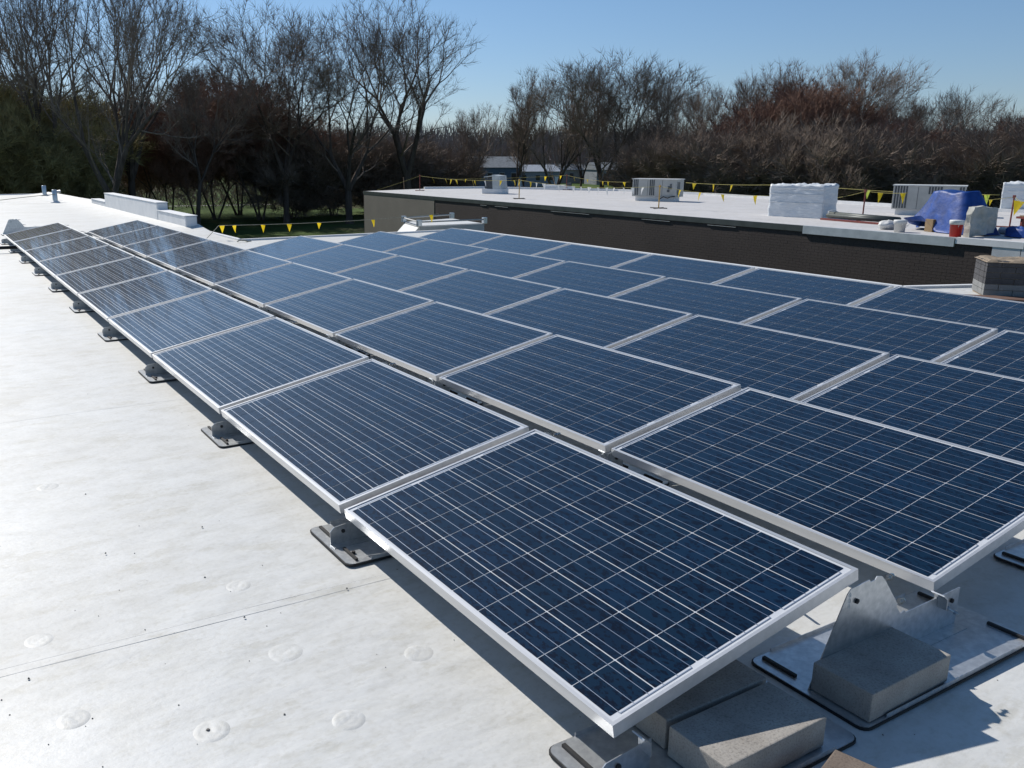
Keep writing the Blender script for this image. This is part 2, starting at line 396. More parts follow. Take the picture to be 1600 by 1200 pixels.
deb = MB()
rnd = random.Random(3)
for i in range(260):
    x = rnd.uniform(-3.2, 2.4); y = rnd.uniform(-.9, 7) if i % 2 else rnd.uniform(-.9, 2.2)
    if x > 1.5 and y > 0: continue
    s_ = rnd.uniform(.0012, .0032) * (1.6 if i % 13 == 0 else 1); z = rz(x, y) + .001
    a = rnd.random() * 3
    deb.add([(x + s_ * math.cos(a + t), y + s_ * 1.3 * math.sin(a + t), z) for t in (0, 1.6, 3.1, 4.7)] + [(x, y, z + s_)], [(0, 1, 4), (1, 2, 4), (2, 3, 4), (3, 0, 4)])
for (px, py) in ((165 + 0, 865), (316, 824), (382, 965), (45, 1061), (542, 920)):
    p = hit(px, py, 0); s_ = .0045; deb.add([(p.x + s_ * math.cos(t), p.y + s_ * math.sin(t), .001) for t in (0, 1.2, 2.6, 3.9, 5)] + [(p.x, p.y, .007)], [(0, 1, 5), (1, 2, 5), (2, 3, 5), (3, 4, 5), (4, 0, 5)])
tag(deb.build('grit', M['grit']), 'scattered dark grit and specks lying on the white membrane', 'grit', kind='stuff')

# parapet at the right edge of the far part of our roof
pr = empty('stepped_parapet', 'white membrane covered parapet wall stepping down along the far roof edge', 'parapet wall', (3.73, 18, 0))
for (y0, y1, zt, dx) in ((18.3, 20.9, .31, .006), (20.9, 27.75, .49, 0), (27.75, 30.2, .22, .004)):
    MB().box(dx, .27 - dx, y0 - 18 + .002, y1 - 18 - .002, -.3, zt).build('wall_section', M['parapet'], pr, bev=.025)
    MB().box(-.012, .282, y0 - 18 + .004, y1 - 18 - .004, zt + .001, zt + .02).build('coping', M['parapet'], pr, bev=.006)

# ------------------------------------------------------------------ solar panels
T = R(11.2043); PW, PL, FH = .99, 1.65, .040
LEDGE = .17; ROWP = 1.4767; LP = 1.70; OFF = [0, .035, .11, .21, .28]; NP = [10, 10, 7, 7, 7]
fr = MB(); lip = .011
def lbox(x0, x1, y0, y1, z0, z1): fr.box(x0, x1, y0, y1, z0, z1)
# four mitred C profiles: outer wall, top lip, bottom flange
def profile(a, b, inward):
    """a, b: outer corners; wall with mitred lip"""
    a = Vector((*a, 0)); b = Vector((*b, 0)); d = (b - a).normalized(); i = Vector((*inward, 0))
    def sec(w, z0, z1):
        p = [a, b, b - d * w + i * w, a + d * w + i * w]
        fr.add([(q.x, q.y, z0) for q in p] + [(q.x, q.y, z1) for q in p], [(3, 2, 1, 0), (4, 5, 6, 7), (0, 1, 5, 4), (1, 2, 6, 5), (2, 3, 7, 6), (3, 0, 4, 7)])
    sec(lip, -.0035, 0); sec(.0022, -FH + .002, -.0036); sec(.026, -FH, -FH + .0019)
profile((0, 0), (PW, 0), (0, 1)); profile((PW, 0), (PW, PL), (-1, 0)); profile((PW, PL), (0, PL), (0, -1)); profile((0, PL), (0, 0), (1, 0))
frame_me = fr.mesh('frame', M['frame'])
back_me = MB().box(.0023, PW - .0023, .0023, PL - .0023, -.0095, -.0042).mesh('backsheet', M['backsheet'])
CS, CG = .1545, .004
mx_ = (PW - 6 * CS - 5 * CG) / 2; my_ = (PL - 10 * CS - 9 * CG) / 2
ch = .002
cell_me = MB().prism([(ch, 0), (CS - ch, 0), (CS, ch), (CS, CS - ch), (CS - ch, CS), (ch, CS), (0, CS - ch), (0, ch)], 0, .0005).mesh('cell', M['cell'])
rb = MB()
for i in range(6):
    for k in (1 / 6, .5, 5 / 6):
        x = mx_ + i * (CS + CG) + CS * k; rb.box(x - .0009, x + .0009, my_ - .008, PL - my_ + .008, -.0030, -.0027)
for i in range(3):
    for yy in (my_ - .012, PL - my_ + .009):
        x0 = mx_ + (2 * i) * (CS + CG) + CS / 6; rb.box(x0, x0 + CS + CG + CS * 2 / 3, yy, yy + .0035, -.0030, -.0026)
ribbon_me = rb.mesh('busbar_ribbons', M['ribbon'])
jb_me = MB().box(-.06, .06, -.05, .05, -.022, 0).mesh('junction_box', M['rubber'])
ROWN = ['leftmost row', 'second row from the left', 'third row from the left', 'fourth row from the left', 'rightmost row']
for r in range(5):
    for k in range(NP[r]):
        y = OFF[r] + k * LP; x = r * ROWP
        far = NP[r] - 1 - k
        if far == 0: where = 'at the far end of the ' + ROWN[r]
        elif k == 0 and r < 2: where = 'at the near end of the ' + ROWN[r]
        else: where = ORD[far] + ' from the far end of the ' + ROWN[r]
        jx, jy, jt = random.uniform(-.002, .002), random.uniform(-.003, .003), random.uniform(-.0035, .0035)
        pn = empty('solar_panel', 'dark blue solar panel ' + where, 'solar panel', (x + jx, y + jy, LEDGE + random.uniform(-.001, .001)), (0, -T + jt, random.uniform(-.0012, .0012)), 'solar panels of the tilted array')
        inst('frame', frame_me, pn); inst('backsheet', back_me, pn); inst('busbar_ribbons', ribbon_me, pn)
        for i in range(6):
            for j in range(10):
                inst('cell', cell_me, pn, (mx_ + i * (CS + CG), my_ + j * (CS + CG), -.0037))
        inst('junction_box', jb_me, pn, (PW - .12, PL / 2, -.0096))

# ------------------------------------------------------------------ mounting trays
def rpoly(x0, x1, y0, y1, r, n=4):
    o = []
    for cx, cy, a0 in ((x1 - r, y0 + r, -90), (x1 - r, y1 - r, 0), (x0 + r, y1 - r, 90), (x0 + r, y0 + r, 180)):
        for i in range(n + 1):
            a = R(a0 + 90 * i / n); o.append((cx + r * math.cos(a), cy + r * math.sin(a)))
    return o
def tray_meshes(L, prof, low):
    d = {}
    d['rubber_pad'] = MB().prism(rpoly(-.004, L + .004, -.209, .209, .032), .0005, .0083).mesh('rubber_pad', M['rubber'])
    mb = MB().prism(rpoly(0, L, -.205, .205, .03), .0085, .0115)
    for ya, yb in ((-.205, -.203), (.203, .205)):
        mb.box(.10, L - .10, ya, yb, .0115, .024)
    d['base_plate'] = mb.mesh('base_plate', M['galv_flat'])
    b = MB().prism_y(prof, -.0015, .0015)
    b.box(prof[0][0], prof[-1][0], -.045, -.0016, .0118, .0145)
    d['upright'] = b.mesh('upright', M['galv'])
    return d
GAPL = .94
gp = [(.02, .0118), (.158, .296), (.172, .310), (.262, .318), (.268, .308), (.292, .310), (.300, .320), (.325, .314), (.345, .296), (.432, .190), (.430, .178), (.458, .146), (.478, .152), (.488, .142), (.800, .150), (.800, .0118)]
lp_ = [(.012, .0118), (.012, .070), (.03, .088), (.185, .106), (.185, .0118)]
gm = tray_meshes(GAPL, gp, False); lm = tray_meshes(.78, lp_, True)
slot_me = MB().prism([(-.006, -.062), (.006, -.062), (.006, .062), (-.006, .062)], .0116, .021).mesh('rubber_strip', M['rubber'])
bolt = MB(); bolt.tube([(0, 0, 0), (.045, 0, 0)], .004, 8); bolt.tube([(.004, 0, 0), (.011, 0, 0)], .0085, 6); bolt.tube([(.030, 0, 0), (.036, 0, 0)], .0085, 6); bolt.tube([(.011, 0, 0), (.013, 0, 0)], .011, 10)
bolt_me = bolt.mesh('bolt', M['steel'])
nutb = MB(); nutb.tube([(0, -.007, 0), (0, .004, 0)], .0085, 6); nutb.tube([(0, -.0085, 0), (0, -.0068, 0)], .0050, 8)
nut_me = nutb.mesh('nut', M['rubber'])
clip = MB(); clip.add([(0, 0, 0), (.03, 0, -.012), (.042, 0, -.052), (.038, 0, -.053), (.026, 0, -.016), (-.002, 0, -.004)] + [(0, -.045, 0), (.03, -.045, -.012), (.042, -.045, -.052), (.038, -.045, -.053), (.026, -.045, -.016), (-.002, -.045, -.004)],
    [(0, 1, 7, 6), (1, 2, 8, 7), (2, 3, 9, 8), (3, 4, 10, 9), (4, 5, 11, 10), (5, 0, 6, 11), (0, 5, 4, 1), (1, 4, 3, 2), (6, 7, 10, 11), (7, 8, 9, 10)])
clip_me = clip.mesh('clip', M['galv'])
lug_me = MB().prism_y([(0, 0), (.013, 0), (.013, .004), (.004, .014), (0, .014)], -.002, .002).mesh('lug', M['galv'])
def tray(kind, loc, label):
    ms = gm if kind == 'gap' else lm
    t = empty('mounting_tray', label, 'mounting tray', loc, group='mounting trays under the solar array')
    for nm in ms: inst(nm, ms[nm], t)
    L = GAPL if kind == 'gap' else .78
    for x in ((.045, L - .045) if kind == 'gap' else (.045,)):
        for y in (-.125, .125): inst('rubber_strip', slot_me, t, (x, y, 0))
    if kind == 'gap':
        for (x, z, a) in ((.348, .300, 0), (.432, .196, .15)): inst('bolt', bolt_me, t, (x, -.004, z), (0, a, .15))
        inst('nut', nut_me, t, (.205, -.001, .262)); 
        for z in (.285, .266, .247): inst('lug', lug_me, t, (.165, -.003, z), (0, .2, .3))
        inst('clip', clip_me, t, (.648, .012, .172), (0, .25, 0))
        inst('bolt', bolt_me, t, (.70, -.012, .108), (0, .3, -1.2)); inst('nut', nut_me, t, (.755, -.001, .112))
    else:
        inst('clip', clip_me, t, (.128, .012, .142), (0, .25, 0))
        inst('nut', nut_me, t, (.07, -.001, .065)); inst('nut', nut_me, t, (.062, -.12, .018), (R(90), 0, 0))
for k in range(11):
    y = -.022 + k * LP + (.0 if k else 0)
    w = 'nearest the camera' if k == 0 else (ORD[k] + ' from the near end')
    tray('low', (-.066, y, 0), 'galvanised tray foot on the open left side of the array, ' + w)
GN = ['first and second', 'second and third', 'third and fourth', 'fourth and fifth']
for r in range(5):
    for k in range(NP[r] + 1):
        y = -.022 + k * LP + OFF[r]
        if r == 0: y = -.012 + k * LP
        y += .004
        w = 'nearest the camera' if k == 0 else ORD[k] + ' from near end'
        gl = 'between %s panel rows' % GN[r] if r < 4 else 'right of the rightmost row'
        tray('gap', (.762 + r * ROWP, y, 0), 'galvanised tray ' + gl + ', ' + w)
tray('gap', (.12, 19.15, 0), 'bare galvanised tray with trapezoid upright standing alone beyond the leftmost row')

# ballast blocks
def block(loc, rz_, mat, label, sz=(.397, .194, .092)):
    mb = MB().box(0, sz[0], 0, sz[1], 0, sz[2]); me = mb.mesh('ballast_block', mat, bev=.004)
    o = inst('ballast_block', me, None, loc, (0, 0, rz_)); tag(o, label, 'concrete block', 'concrete ballast blocks'); return o
block((.196, -.205, .0146), R(.5), M['paver'], 'tan concrete ballast block half in sun under the near corner of the array')
block((.205, .010, .0146), R(-.5), M['paver'], 'shaded concrete ballast block tucked under the near panel behind the sunlit block')
block((.792, -.204, .0148), R(.6), M['paver'], 'dark shaded concrete ballast block leaning by the tall steel upright')
for i, (px, py) in enumerate([(1305, 1170)]):
    p = hit(px, py, .075); block((p.x, p.y, 0.0), R(196), M['paver_dark'], 'rough brown concrete block corner at the bottom edge of the picture', (.30, .19, .075))
for k in range(1, 10):
    block((.21, k * LP - .215, .0146), R(random.uniform(-2, 2)), M['paver'], 'concrete ballast block on the left tray foot %s from the near end' % ORD[k])
for k in range(1, 6):
    block((.80, k * LP - .20, .0148), R(random.uniform(-2, 2)), M['paver'], 'concrete ballast block in the first gap on the tray %s from the near end' % ORD[k])

# wires in the first gap
w = MB(); pts = []
for i in range(60):
    pts.append((1.16 + .05 * math.sin(i * .9) + .02 * math.sin(i * 2.3), .3 + i * .27, .045 + .03 * abs(math.sin(i * .7))))
w.tube(pts, .006, 6)
tag(w.build('cable', M['rubber'], smooth=True), 'black wiring cable lying in the gap between the first two panel rows', 'cable')

# ------------------------------------------------------------------ far left of our roof: conduit, pipes, cable
cd = empty('conduit_run', 'dark conduit pipe crossing the roof towards the far end of the left row', 'conduit', (-.2, 15.2, 0))
MB().tube([(-9, 0, .085), (.25, 0, .085)], .028, 10).build('pipe', M['rubber'], cd, True)
for x in (-8, -6, -4, -2.2, -.6): MB().box(x - .06, x + .06, -.09, .09, .004, .056).build('support', M['wood'], cd)
for (x, y, h_, lab) in ((3.31, 38.7, .40, 'thin grey vent pipe near the far left roof corner'), (2.96, 32.9, .44, 'grey vent pipe with side cap in front of the far roof corner')):
    v = empty('vent_pipe', lab, 'vent pipe', (x, y, rz(x, y)))
    MB().lathe([(.085, 0), (.085, h_), (.078, h_ + .01), (.05, h_ + .012), (.05, h_ - .04), (0, h_ - .05)], n=14).build('pipe', M['galv'], v, True)
    MB().lathe([(.17, .002), (.16, .02), (.10, .06), (.087, .07)], n=14).build('flashing_boot', M['parapet'], v, True)
    if h_ > .42: MB().tube([(.08, 0, h_ - .06), (.2, -.02, h_ - .04)], .04, 8).build('side_cap', M['galv'], v)
cb = MB(); pts = [Vector((2.96, 32.8, .3))]
for i in range(1, 16): pts.append(Vector((2.96 - i * .45, 32.8 + .1 * i, .3 - .27 * min(1, i / 6) + .01 * math.sin(i))))
cb.tube(pts, .012, 5); tag(cb.build('cable', M['rope_grey'], smooth=True), 'slack grey cable running left from the vent pipe across the far roof', 'cable')
rd = MB(); 
for i in range(31):
    x = -13.5 + i * .56; c = 33.9 + .15 * math.sin(i); rd.v += [(x, c - .25, rz(x, c) - .002), (x, c, .06), (x, c + .25, rz(x, c) - .002)]
for i in range(30): rd.f += [(3 * i, 3 * i + 3, 3 * i + 4, 3 * i + 1), (3 * i + 1, 3 * i + 4, 3 * i + 5, 3 * i + 2)]
rd.build('membrane_ridge', M['roof'], roof, True)
# coiled strap on the white corner behind the second row
sp = hit(378, 378, 0)
tag(MB().tube([(sp.x - .12 + .03 * i, sp.y - .1 + .015 * i + .02 * math.sin(i * .8), .02 + .02 * math.sin(i * .5)) for i in range(12)], .012, 6).build('strap', M['rope_grey'], smooth=True), 'short grey strap lying on the white roof corner behind the second row', 'strap')

# masonry stub on the right
ms = empty('masonry_stub', 'dark masonry curb with crumbling tan cap at the right edge of the roof', 'masonry curb', (9.35, 4.1, 0), (0, 0, R(-49)))
# local x runs along the visible face to the right, y away from the camera
random.seed(11)
bw_, bh_ = .30, .062
for ci in range(6):
    z = .02 + ci * (bh_ + .006)
    if ci < 1: mat = M['brick_low']
    elif ci < 2: mat = M['brick_low']
    else: mat = M['brick']
    o_ = .5 * (ci % 2) * (bw_ + .006); x = 0
    xs = [0]
    x = bw_ * (.5 if ci % 2 else 1)
    while x < 1.5: xs.append(x); x += bw_
    xs.append(1.5)
    for a, b_ in zip(xs, xs[1:]):
        e = random.uniform(-.004, .004)
        MB().box(a + .003, b_ - .003, e, .09 + e, z, z + bh_).build('brick', mat, ms)
        MB().box(a + .003, b_ - .003, .46, .55, z, z + bh_).build('brick', mat, ms)
    for a in (.092, .278): MB().box(.0, .09, a, a + .18, z, z + bh_).build('brick', mat, ms)
MB().box(.012, 1.49, .012, .54, .0, .41).build('core', M['mortar'], ms)
cp = MB(); nx, ny = 26, 12
for j in range(ny + 1):
    for i in range(nx + 1):
        x = -.02 + 1.54 * i / nx; y = -.03 + .61 * j / ny
        edge = min(i, nx - i, j, ny - j)
        cp.v.append((x + .012 * NZ.noise(Vector((x * 9, y * 9, 1))), y + .012 * NZ.noise(Vector((x * 9, y * 9, 5))), .41 + (.0 if edge == 0 else .02 + .022 * NZ.noise(Vector((x * 7, y * 7, 0))) + .012 * NZ.noise(Vector((x * 20, y * 20, 3))))))
for j in range(ny):
    for i in range(nx): cp.f.append((j * (nx + 1) + i, j * (nx + 1) + i + 1, (j + 1) * (nx + 1) + i + 1, (j + 1) * (nx + 1) + i))
cp.build('mortar_cap', M['mortar'], ms)
bd_ = MB().box(-.35, 1.6, -.34, -.06, .002, .03).build('board', M['wood'], bev=.004); bd_.location = (9.35, 4.1, 0); bd_.rotation_euler = (0, 0, R(-49))
tag(bd_, 'weathered brown board lying on the roof against the masonry curb', 'board')

# ------------------------------------------------------------------ pennant lines
flag_me = {}
def flag_mesh(col, s):
    key = (col, round(s, 2))
    if key not in flag_me:
        ms_ = []
        for q in range(4):
            mb = MB(); rr2 = random.Random(q + 5); c = rr2.uniform(-.035, .035)
            W_, H_ = s * .62, s
            for i in range(5):
                t = i / 4; w_ = W_ * (1 - t) / 2
                y = c * math.sin(t * 3) * s * 3
                mb.v += [(-w_ + .02 * t * c, y, -H_ * t), (0, y + .02 * s * math.sin(t * 4 + q), -H_ * t), (w_, y, -H_ * t)]
            for i in range(4): mb.f += [(3 * i, 3 * i + 1, 3 * i + 4, 3 * i + 3), (3 * i + 1, 3 * i + 2, 3 * i + 5, 3 * i + 4)]
            ms_.append(mb.mesh('pennant', M[col]))
        flag_me[key] = ms_
    return flag_me[key]
def rope_line(pts, sag, label, flags, size, rmat='rope', rr=.006, extra=None):
    """flags: list of (segment, t, colour)"""
    base = Vector(pts[0]); root = empty('pennant_line', label, 'pennant line', base)
    mb = MB(); poly = []
    def at(sg, t):
        a = Vector(pts[sg]); b = Vector(pts[sg + 1]); p = a.lerp(b, t); p.z -= sag[sg] * 4 * t * (1 - t); return p
    for sg in range(len(pts) - 1):
        for i in range(13): 
            if i or sg == 0: poly.append(at(sg, i / 12) - base)
    mb.tube(poly, rr, 5); mb.build('rope', M[rmat], root, True)
    for (sg, t, colr) in flags:
        p = at(sg, t) - base; d = (Vector(pts[sg + 1]) - Vector(pts[sg])); a = math.atan2(d.y, d.x)
        s_ = size * random.uniform(.9, 1.08)
        o = inst('pennant', random.choice(flag_mesh(colr, size)), root, p + Vector((0, 0, -.004)), (random.uniform(-.4, .4), random.uniform(-.15, .15), a + random.uniform(-.7, .7)))
        o.scale = (random.uniform(.85, 1.15), 1, random.uniform(.9, 1.15))
    return root
def flags_px(pts, lst):
    """pennants given by their column in the photograph -> parameter along the line"""
    out = []
    for px, colr in lst:
        best = None
        for sg in range(len(pts) - 1):
            for i in range(201):
                p = Vector(pts[sg]).lerp(Vector(pts[sg + 1]), i / 200); d = p - EYE
                q = 800 + SHX + FPX * d.dot(RGT) / d.dot(FWD)
                if best is None or abs(q - px) < best[0]: best = (abs(q - px), sg, i / 200)
        out.append((best[1], best[2], colr))
    return out
a0 = (3.42, 15.7, .02); a1 = (3.72, 15.75, .285); a2 = (9.05, 16.3, .32)
pts = [a0, a1, a2]
rope_line(pts, [0, .05], 'near pennant line with yellow flags along the back roof edge before the woods',
          [(1, .012, 'flag_y')] + flags_px(pts, [(366, 'flag_y'), (410, 'flag_y'), (452, 'flag_y'), (498, 'flag_y'), (582, 'flag_y'), (673, 'flag_y')]), .165, 'rope_grey', .006)
# ------------------------------------------------------------------ neighbouring building
NZr = -.29
nroof = [(20.15, 3.0), (33.0, 8.0), (32.6, 20), (34.6, 32), (34.4, 38.5), (30.0, 46.2), (26.1, 47.2), (20.98, 45.2)]
def fx(y): return 20.15 + (y - 3.0) * (.83 / 42.2)      # facade x along y
me = grid_fill(nroof, NZr, 1.2); me.materials.append(M['roof_far'])
for v in me.vertices: v.co.z = NZr + .012 * NZ.noise(Vector((v.co.x * .3, v.co.y * .3, 0)))
me.polygons.foreach_set('use_smooth', [True] * len(me.polygons))
nb = empty('neighbour_building', 'low flat roofed building with a long brown brick wall and tan far section', 'building', (20.5, 20, GZ))
def nadd(mb, name, mat, bev=0): return mb.build(name, mat, nb, bev=bev, loc=(-20.5, -20, -GZ))
ro = bpy.data.objects.new('flat_roof', me); COL.objects.link(ro); ro.parent = nb; ro.location = (-20.5, -20, -GZ)
nadd(MB().prism([(x + (.0035 if x < 21 else 0), y) for x, y in nroof], GZ, NZr - .06), 'core_wall', M['joint'])
# brick facade between y 9.6 and 36.6: the nearest courses brick by brick, joined beyond that
import numpy as np
def facade_boxes(y0, y1, z0, z1, bl, bh, j, depth=.02, seed=1):
    mb = MB(); rr2 = random.Random(seed); ci = 0; z = z0
    while z < z1 - .02:
        y = y0 - (bl / 2 if ci % 2 else 0)
        while y < y1:
            a, b = max(y0, y) + j / 2, min(y1, y + bl) - j / 2
            if b - a > .02:
                e = rr2.uniform(-.0015, .0015); xa, xb = fx(a), fx(b); zt = min(z + bh - j, z1)
                mb.v += [(xa + e, a, z), (xb + e, b, z), (xb + e, b, zt), (xa + e, a, zt), (xa + depth + .05, a, z), (xb + depth + .05, b, z), (xb + depth + .05, b, zt), (xa + depth + .05, a, zt)]
                o = len(mb.v) - 8; mb.f += [(o, o + 3, o + 2, o + 1), (o + 3, o + 7, o + 6, o + 2), (o, o + 1, o + 5, o + 4), (o, o + 4, o + 7, o + 3), (o + 1, o + 2, o + 6, o + 5)]
            y += bl
        z += bh; ci += 1
    return mb
fb = nadd(facade_boxes(9.75, 36.75, -2.9, NZr - .14, .24, .08, .006), 'brickwork', M['brown_brick']); fb['kind'] = 'stuff'
wl = MB()
wl.add([(fx(9.75) - .002, 9.75, GZ), (fx(36.75) - .002, 36.75, GZ), (fx(36.75) - .002, 36.75, -2.9), (fx(9.75) - .002, 9.75, -2.9)], [(0, 3, 2, 1)])
nadd(wl, 'lower_wall', M['brown_brick'])
tn = MB(); tn.v = [(fx(36.76) - .02, 36.76, GZ), (fx(45.1) - .02, 45.1, GZ), (fx(45.1) - .02, 45.1, NZr - .12), (fx(36.76) - .02, 36.76, NZr - .12), (fx(36.76) + .05, 36.76, GZ), (fx(45.1) + .05, 45.1, GZ), (fx(45.1) + .05, 45.1, NZr - .12), (fx(36.76) + .05, 36.76, NZr - .12)]
tn.f = [(0, 3, 2, 1), (3, 7, 6, 2), (0, 4, 7, 3), (1, 2, 6, 5)]
nadd(tn, 'tan_wall', M['tan_brick'])
gr = MB(); y = 3.1
while y < 9.6:
    y1 = min(y + .85, 9.7); xa, xb = fx(y) - .03, fx(y1) - .03
    MBp = MB(); MBp.v = [(xa, y + .01, GZ), (xb, y1 - .01, GZ), (xb, y1 - .01, NZr - .1), (xa, y + .01, NZr - .1), (xa + .05, y + .01, GZ), (xb + .05, y1 - .01, GZ), (xb + .05, y1 - .01, NZr - .1), (xa + .05, y + .01, NZr - .1)]
    MBp.f = [(0, 3, 2, 1), (3, 7, 6, 2), (0, 4, 7, 3), (1, 2, 6, 5)]
    nadd(MBp, 'wall_panel', M['grey_panel']); y = y1
def edge_strip(y0, y1, z0, z1, out, mat, name, inn=.10):
    mb = MB(); k = max(1, int((y1 - y0) / 3))
    for i in range(k + 1):
        y = y0 + (y1 - y0) * i / k; w_ = .006 * NZ.noise(Vector((y, 3, 0)))
        mb.v += [(fx(y) - out, y, z0 + w_), (fx(y) - out, y, z1 + w_), (fx(y) + inn, y, z1 + w_), (fx(y) + inn, y, z0 + w_)]
    for i in range(k):
        o = 4 * i
        for q in range(4): mb.f.append((o + q, o + (q + 1) % 4, o + 4 + (q + 1) % 4, o + 4 + q))
    mb.f += [(0, 1, 2, 3), (4 * k + 3, 4 * k + 2, 4 * k + 1, 4 * k)]
    return nadd(mb, name, mat)
edge_strip(15.0, 45.2, NZr - .15, NZr + .015, .035, M['flash'], 'dark_edge_flashing')
edge_strip(10.6, 14.98, NZr - .20, NZr + .022, .06, M['flash_light'], 'pale_edge_flashing')
edge_strip(9.0, 10.58, NZr - .12, NZr + .03, .045, M['parapet'], 'white_edge_flashing')
edge_strip(3.0, 8.98, NZr - .10, NZr + .025, .05, M['flash_light'], 'pale_edge_flashing')
for (pa, pb) in (((765, 316), (786, 317.5)), ((742, 309), (752, 310)), ((855, 324), (916, 329)), ((1000, 335), (1045, 339)), ((1105, 344), (1150, 347.5))):
    # pale strips standing in for narrow glints on loose flashing along the wall top
    ya = 0
    def yat(px, py):
        d = ray(px, py); t = (20.4 - EYE.x) / d.x; return (EYE + d * t).y
    y0, y1 = sorted((yat(*pa), yat(*pb)))
    mb = MB(); z = NZr - .19
    mb.v = [(fx(y0) - .02, y0, z), (fx(y1) - .02, y1, z), (fx(y1) - .036, y1, z - .003), (fx(y0) - .036, y0, z - .003), (fx(y0) - .02, y0, z - .012), (fx(y1) - .02, y1, z - .012), (fx(y1) - .036, y1, z - .009), (fx(y0) - .036, y0, z - .009)]
    mb.f = [(0, 1, 2, 3), (7, 6, 5, 4), (3, 2, 6, 7), (0, 3, 7, 4), (1, 5, 6, 2)]
    nadd(mb, 'glint_strip', M['flash_light'])
# raised rim at the back of the neighbour roof
rim = MB(); bk = [(33.0, 8.0), (32.6, 20), (34.6, 32), (34.4, 38.5), (30.0, 46.2), (26.1, 47.2)]
for (xa, ya), (xb, yb) in zip(bk, bk[1:]):
    d = Vector((xb - xa, yb - ya, 0)).normalized(); nn_ = Vector((-d.y, d.x, 0)) * .15
    p = [(xa, ya), (xb, yb), (xb + nn_.x, yb + nn_.y), (xa + nn_.x, ya + nn_.y)]
    rim.prism(p if nn_.length else p, NZr - .05, NZr + .12)
nadd(rim, 'back_rim', M['parapet'])

# lower annex between the buildings with the rooftop unit
AN = -1.3
ax = MB().box(9.3, 15.5, 15.6, 27, GZ, AN)
an = ax.build('low_annex', M['roof_far']); tag(an, 'low flat annex roof beyond our roof edge carrying the beige unit', 'annex roof')
uc = [hit(655, 354, .05), hit(757, 349.5, .05), hit(706, 341.5, .05), hit(631, 347, .05)]
hv = empty('rooftop_unit', 'beige rooftop unit with a pale sloping hood and corner rails behind the panels', 'rooftop unit', (uc[0].x, uc[0].y, AN))
o0 = Vector((uc[0].x, uc[0].y, AN)); hp = [(q.x - o0.x, q.y - o0.y) for q in uc]; hz = .05 - AN
MB().prism(hp, .02, hz).build('cabinet', M['hvac'], hv, bev=.01)
hpc = Vector((sum(q[0] for q in hp) / 4, sum(q[1] for q in hp) / 4, 0))
MB().prism([(hpc.x + (q[0] - hpc.x) * .93, hpc.y + (q[1] - hpc.y) * .93) for q in hp], hz + .002, hz + .012).build('top_panel', M['hvac_light'], hv)
A_, B_ = Vector((*hp[0], 0)), Vector((*hp[3], 0)); out = Vector((-(B_ - A_).y, (B_ - A_).x, 0)).normalized()
if out.x > 0: out = -out
hd = MB(); e0, e1 = A_.lerp(B_, .05), A_.lerp(B_, .95); h1 = out * .45
hd.v = [(*e0.xy, hz - .03), (*e1.xy, hz - .03), (*(e1 + h1).xy, hz - .50), (*(e0 + h1).xy, hz - .50), (*e0.xy, hz - .55), (*e1.xy, hz - .55)]
hd.f = [(0, 1, 2, 3), (3, 2, 5, 4), (0, 3, 4), (1, 5, 2)]
hd.build('hood', M['hvac_light'], hv)
rl = MB(); cz = hz + .10
cor = [Vector((q[0], q[1], cz)) for q in hp]
for i in (0, 2, 3): rl.tube([cor[i], cor[(i + 1) % 4]], .018, 6)
rl.build('rail', M['hvac'], hv)
for q in cor: MB().box(q.x - .05, q.x + .05, q.y - .05, q.y + .05, hz + .002, cz + .05).build('lifting_bracket', M['galv'], hv, bev=.008)

# ------------------------------------------------------------------ things on the neighbour roof
def ag(px, py): return hit(px, py, NZr)
def unit(p, name, lx, ly, h, rot, label, louvres, cat='rooftop unit', seed=1):
    """box unit, local x to the right along the visible face, y away; stands on a curb"""
    u = empty(name, label, cat, (p.x, p.y, NZr), (0, 0, rot))
    MB().box(.12, lx - .12, .12, ly - .12, .0, .20).build('curb', M['parapet'], u)
    MB().box(0, lx, 0, ly, .202, h).build('cabinet', M['hvac'], u, bev=.012)
    MB().box(-.03, lx + .03, -.03, ly + .03, h + .002, h + .035).build('lid', M['hvac_light'], u)
    for (a, b, z0, z1) in louvres:
        x = a
        while x < b:
            MB().box(x, x + .05, -.012, .0, z0, z1).build('louvre', M['hvac_dark'], u); x += .085
    for x in (lx * .35, lx * .68): MB().box(x, x + .012, -.006, 0, .22, h - .02).build('panel_joint', M['hvac_dark'], u)
    for yy in (.12, .24, .36):
        MB().box(lx + .001, lx + .012, yy, yy + .05, .28, h - .1).build('side_grille', M['hvac_dark'], u)
    return u
pa, pb = ag(987, 313.5), ag(1062, 318)
ang = math.atan2(pb.y - pa.y, pb.x - pa.x); L = (pb - pa).length
ang = R(-66); L = 2.07
ua = unit(pa, 'rooftop_unit', L, .9, .95, ang, 'grey louvred rooftop unit standing mid roof behind the pennants on the neighbouring building', [(.06, .24, .26, .96), (L * .40, L * .40 + .24, .26, .96)])
for (x, z, w_, h_) in ((L * .82, .55, .16, .12), (L * .80, .42, .10, .10), (L * .86, .70, .07, .06)): MB().box(x, x + w_, -.03, -.002, z, z + h_).build('control_box', M['hvac_dark'], ua)
MB().tube([(L * .66, -.08, .12), (L * .74, -.1, .22), (L * .84, -.12, .16), (L * .9, -.1, .22), (L * .98, -.02, .24)], .022, 6).build('pipework', M['rubber'], ua, True)
pa, pb = ag(1391, 335.5), ag(1503, 339)
ang = math.atan2(pb.y - pa.y, pb.x - pa.x); L = (pb - pa).length
unit(pa, 'rooftop_unit', L, .8, .98, ang, 'long louvred rooftop unit standing behind the blue tarp heap', [(.05, .42, .24, .98), (L * .50, L * .50 + .34, .72, .96), (L * .92, L * .97, .30, .96)])
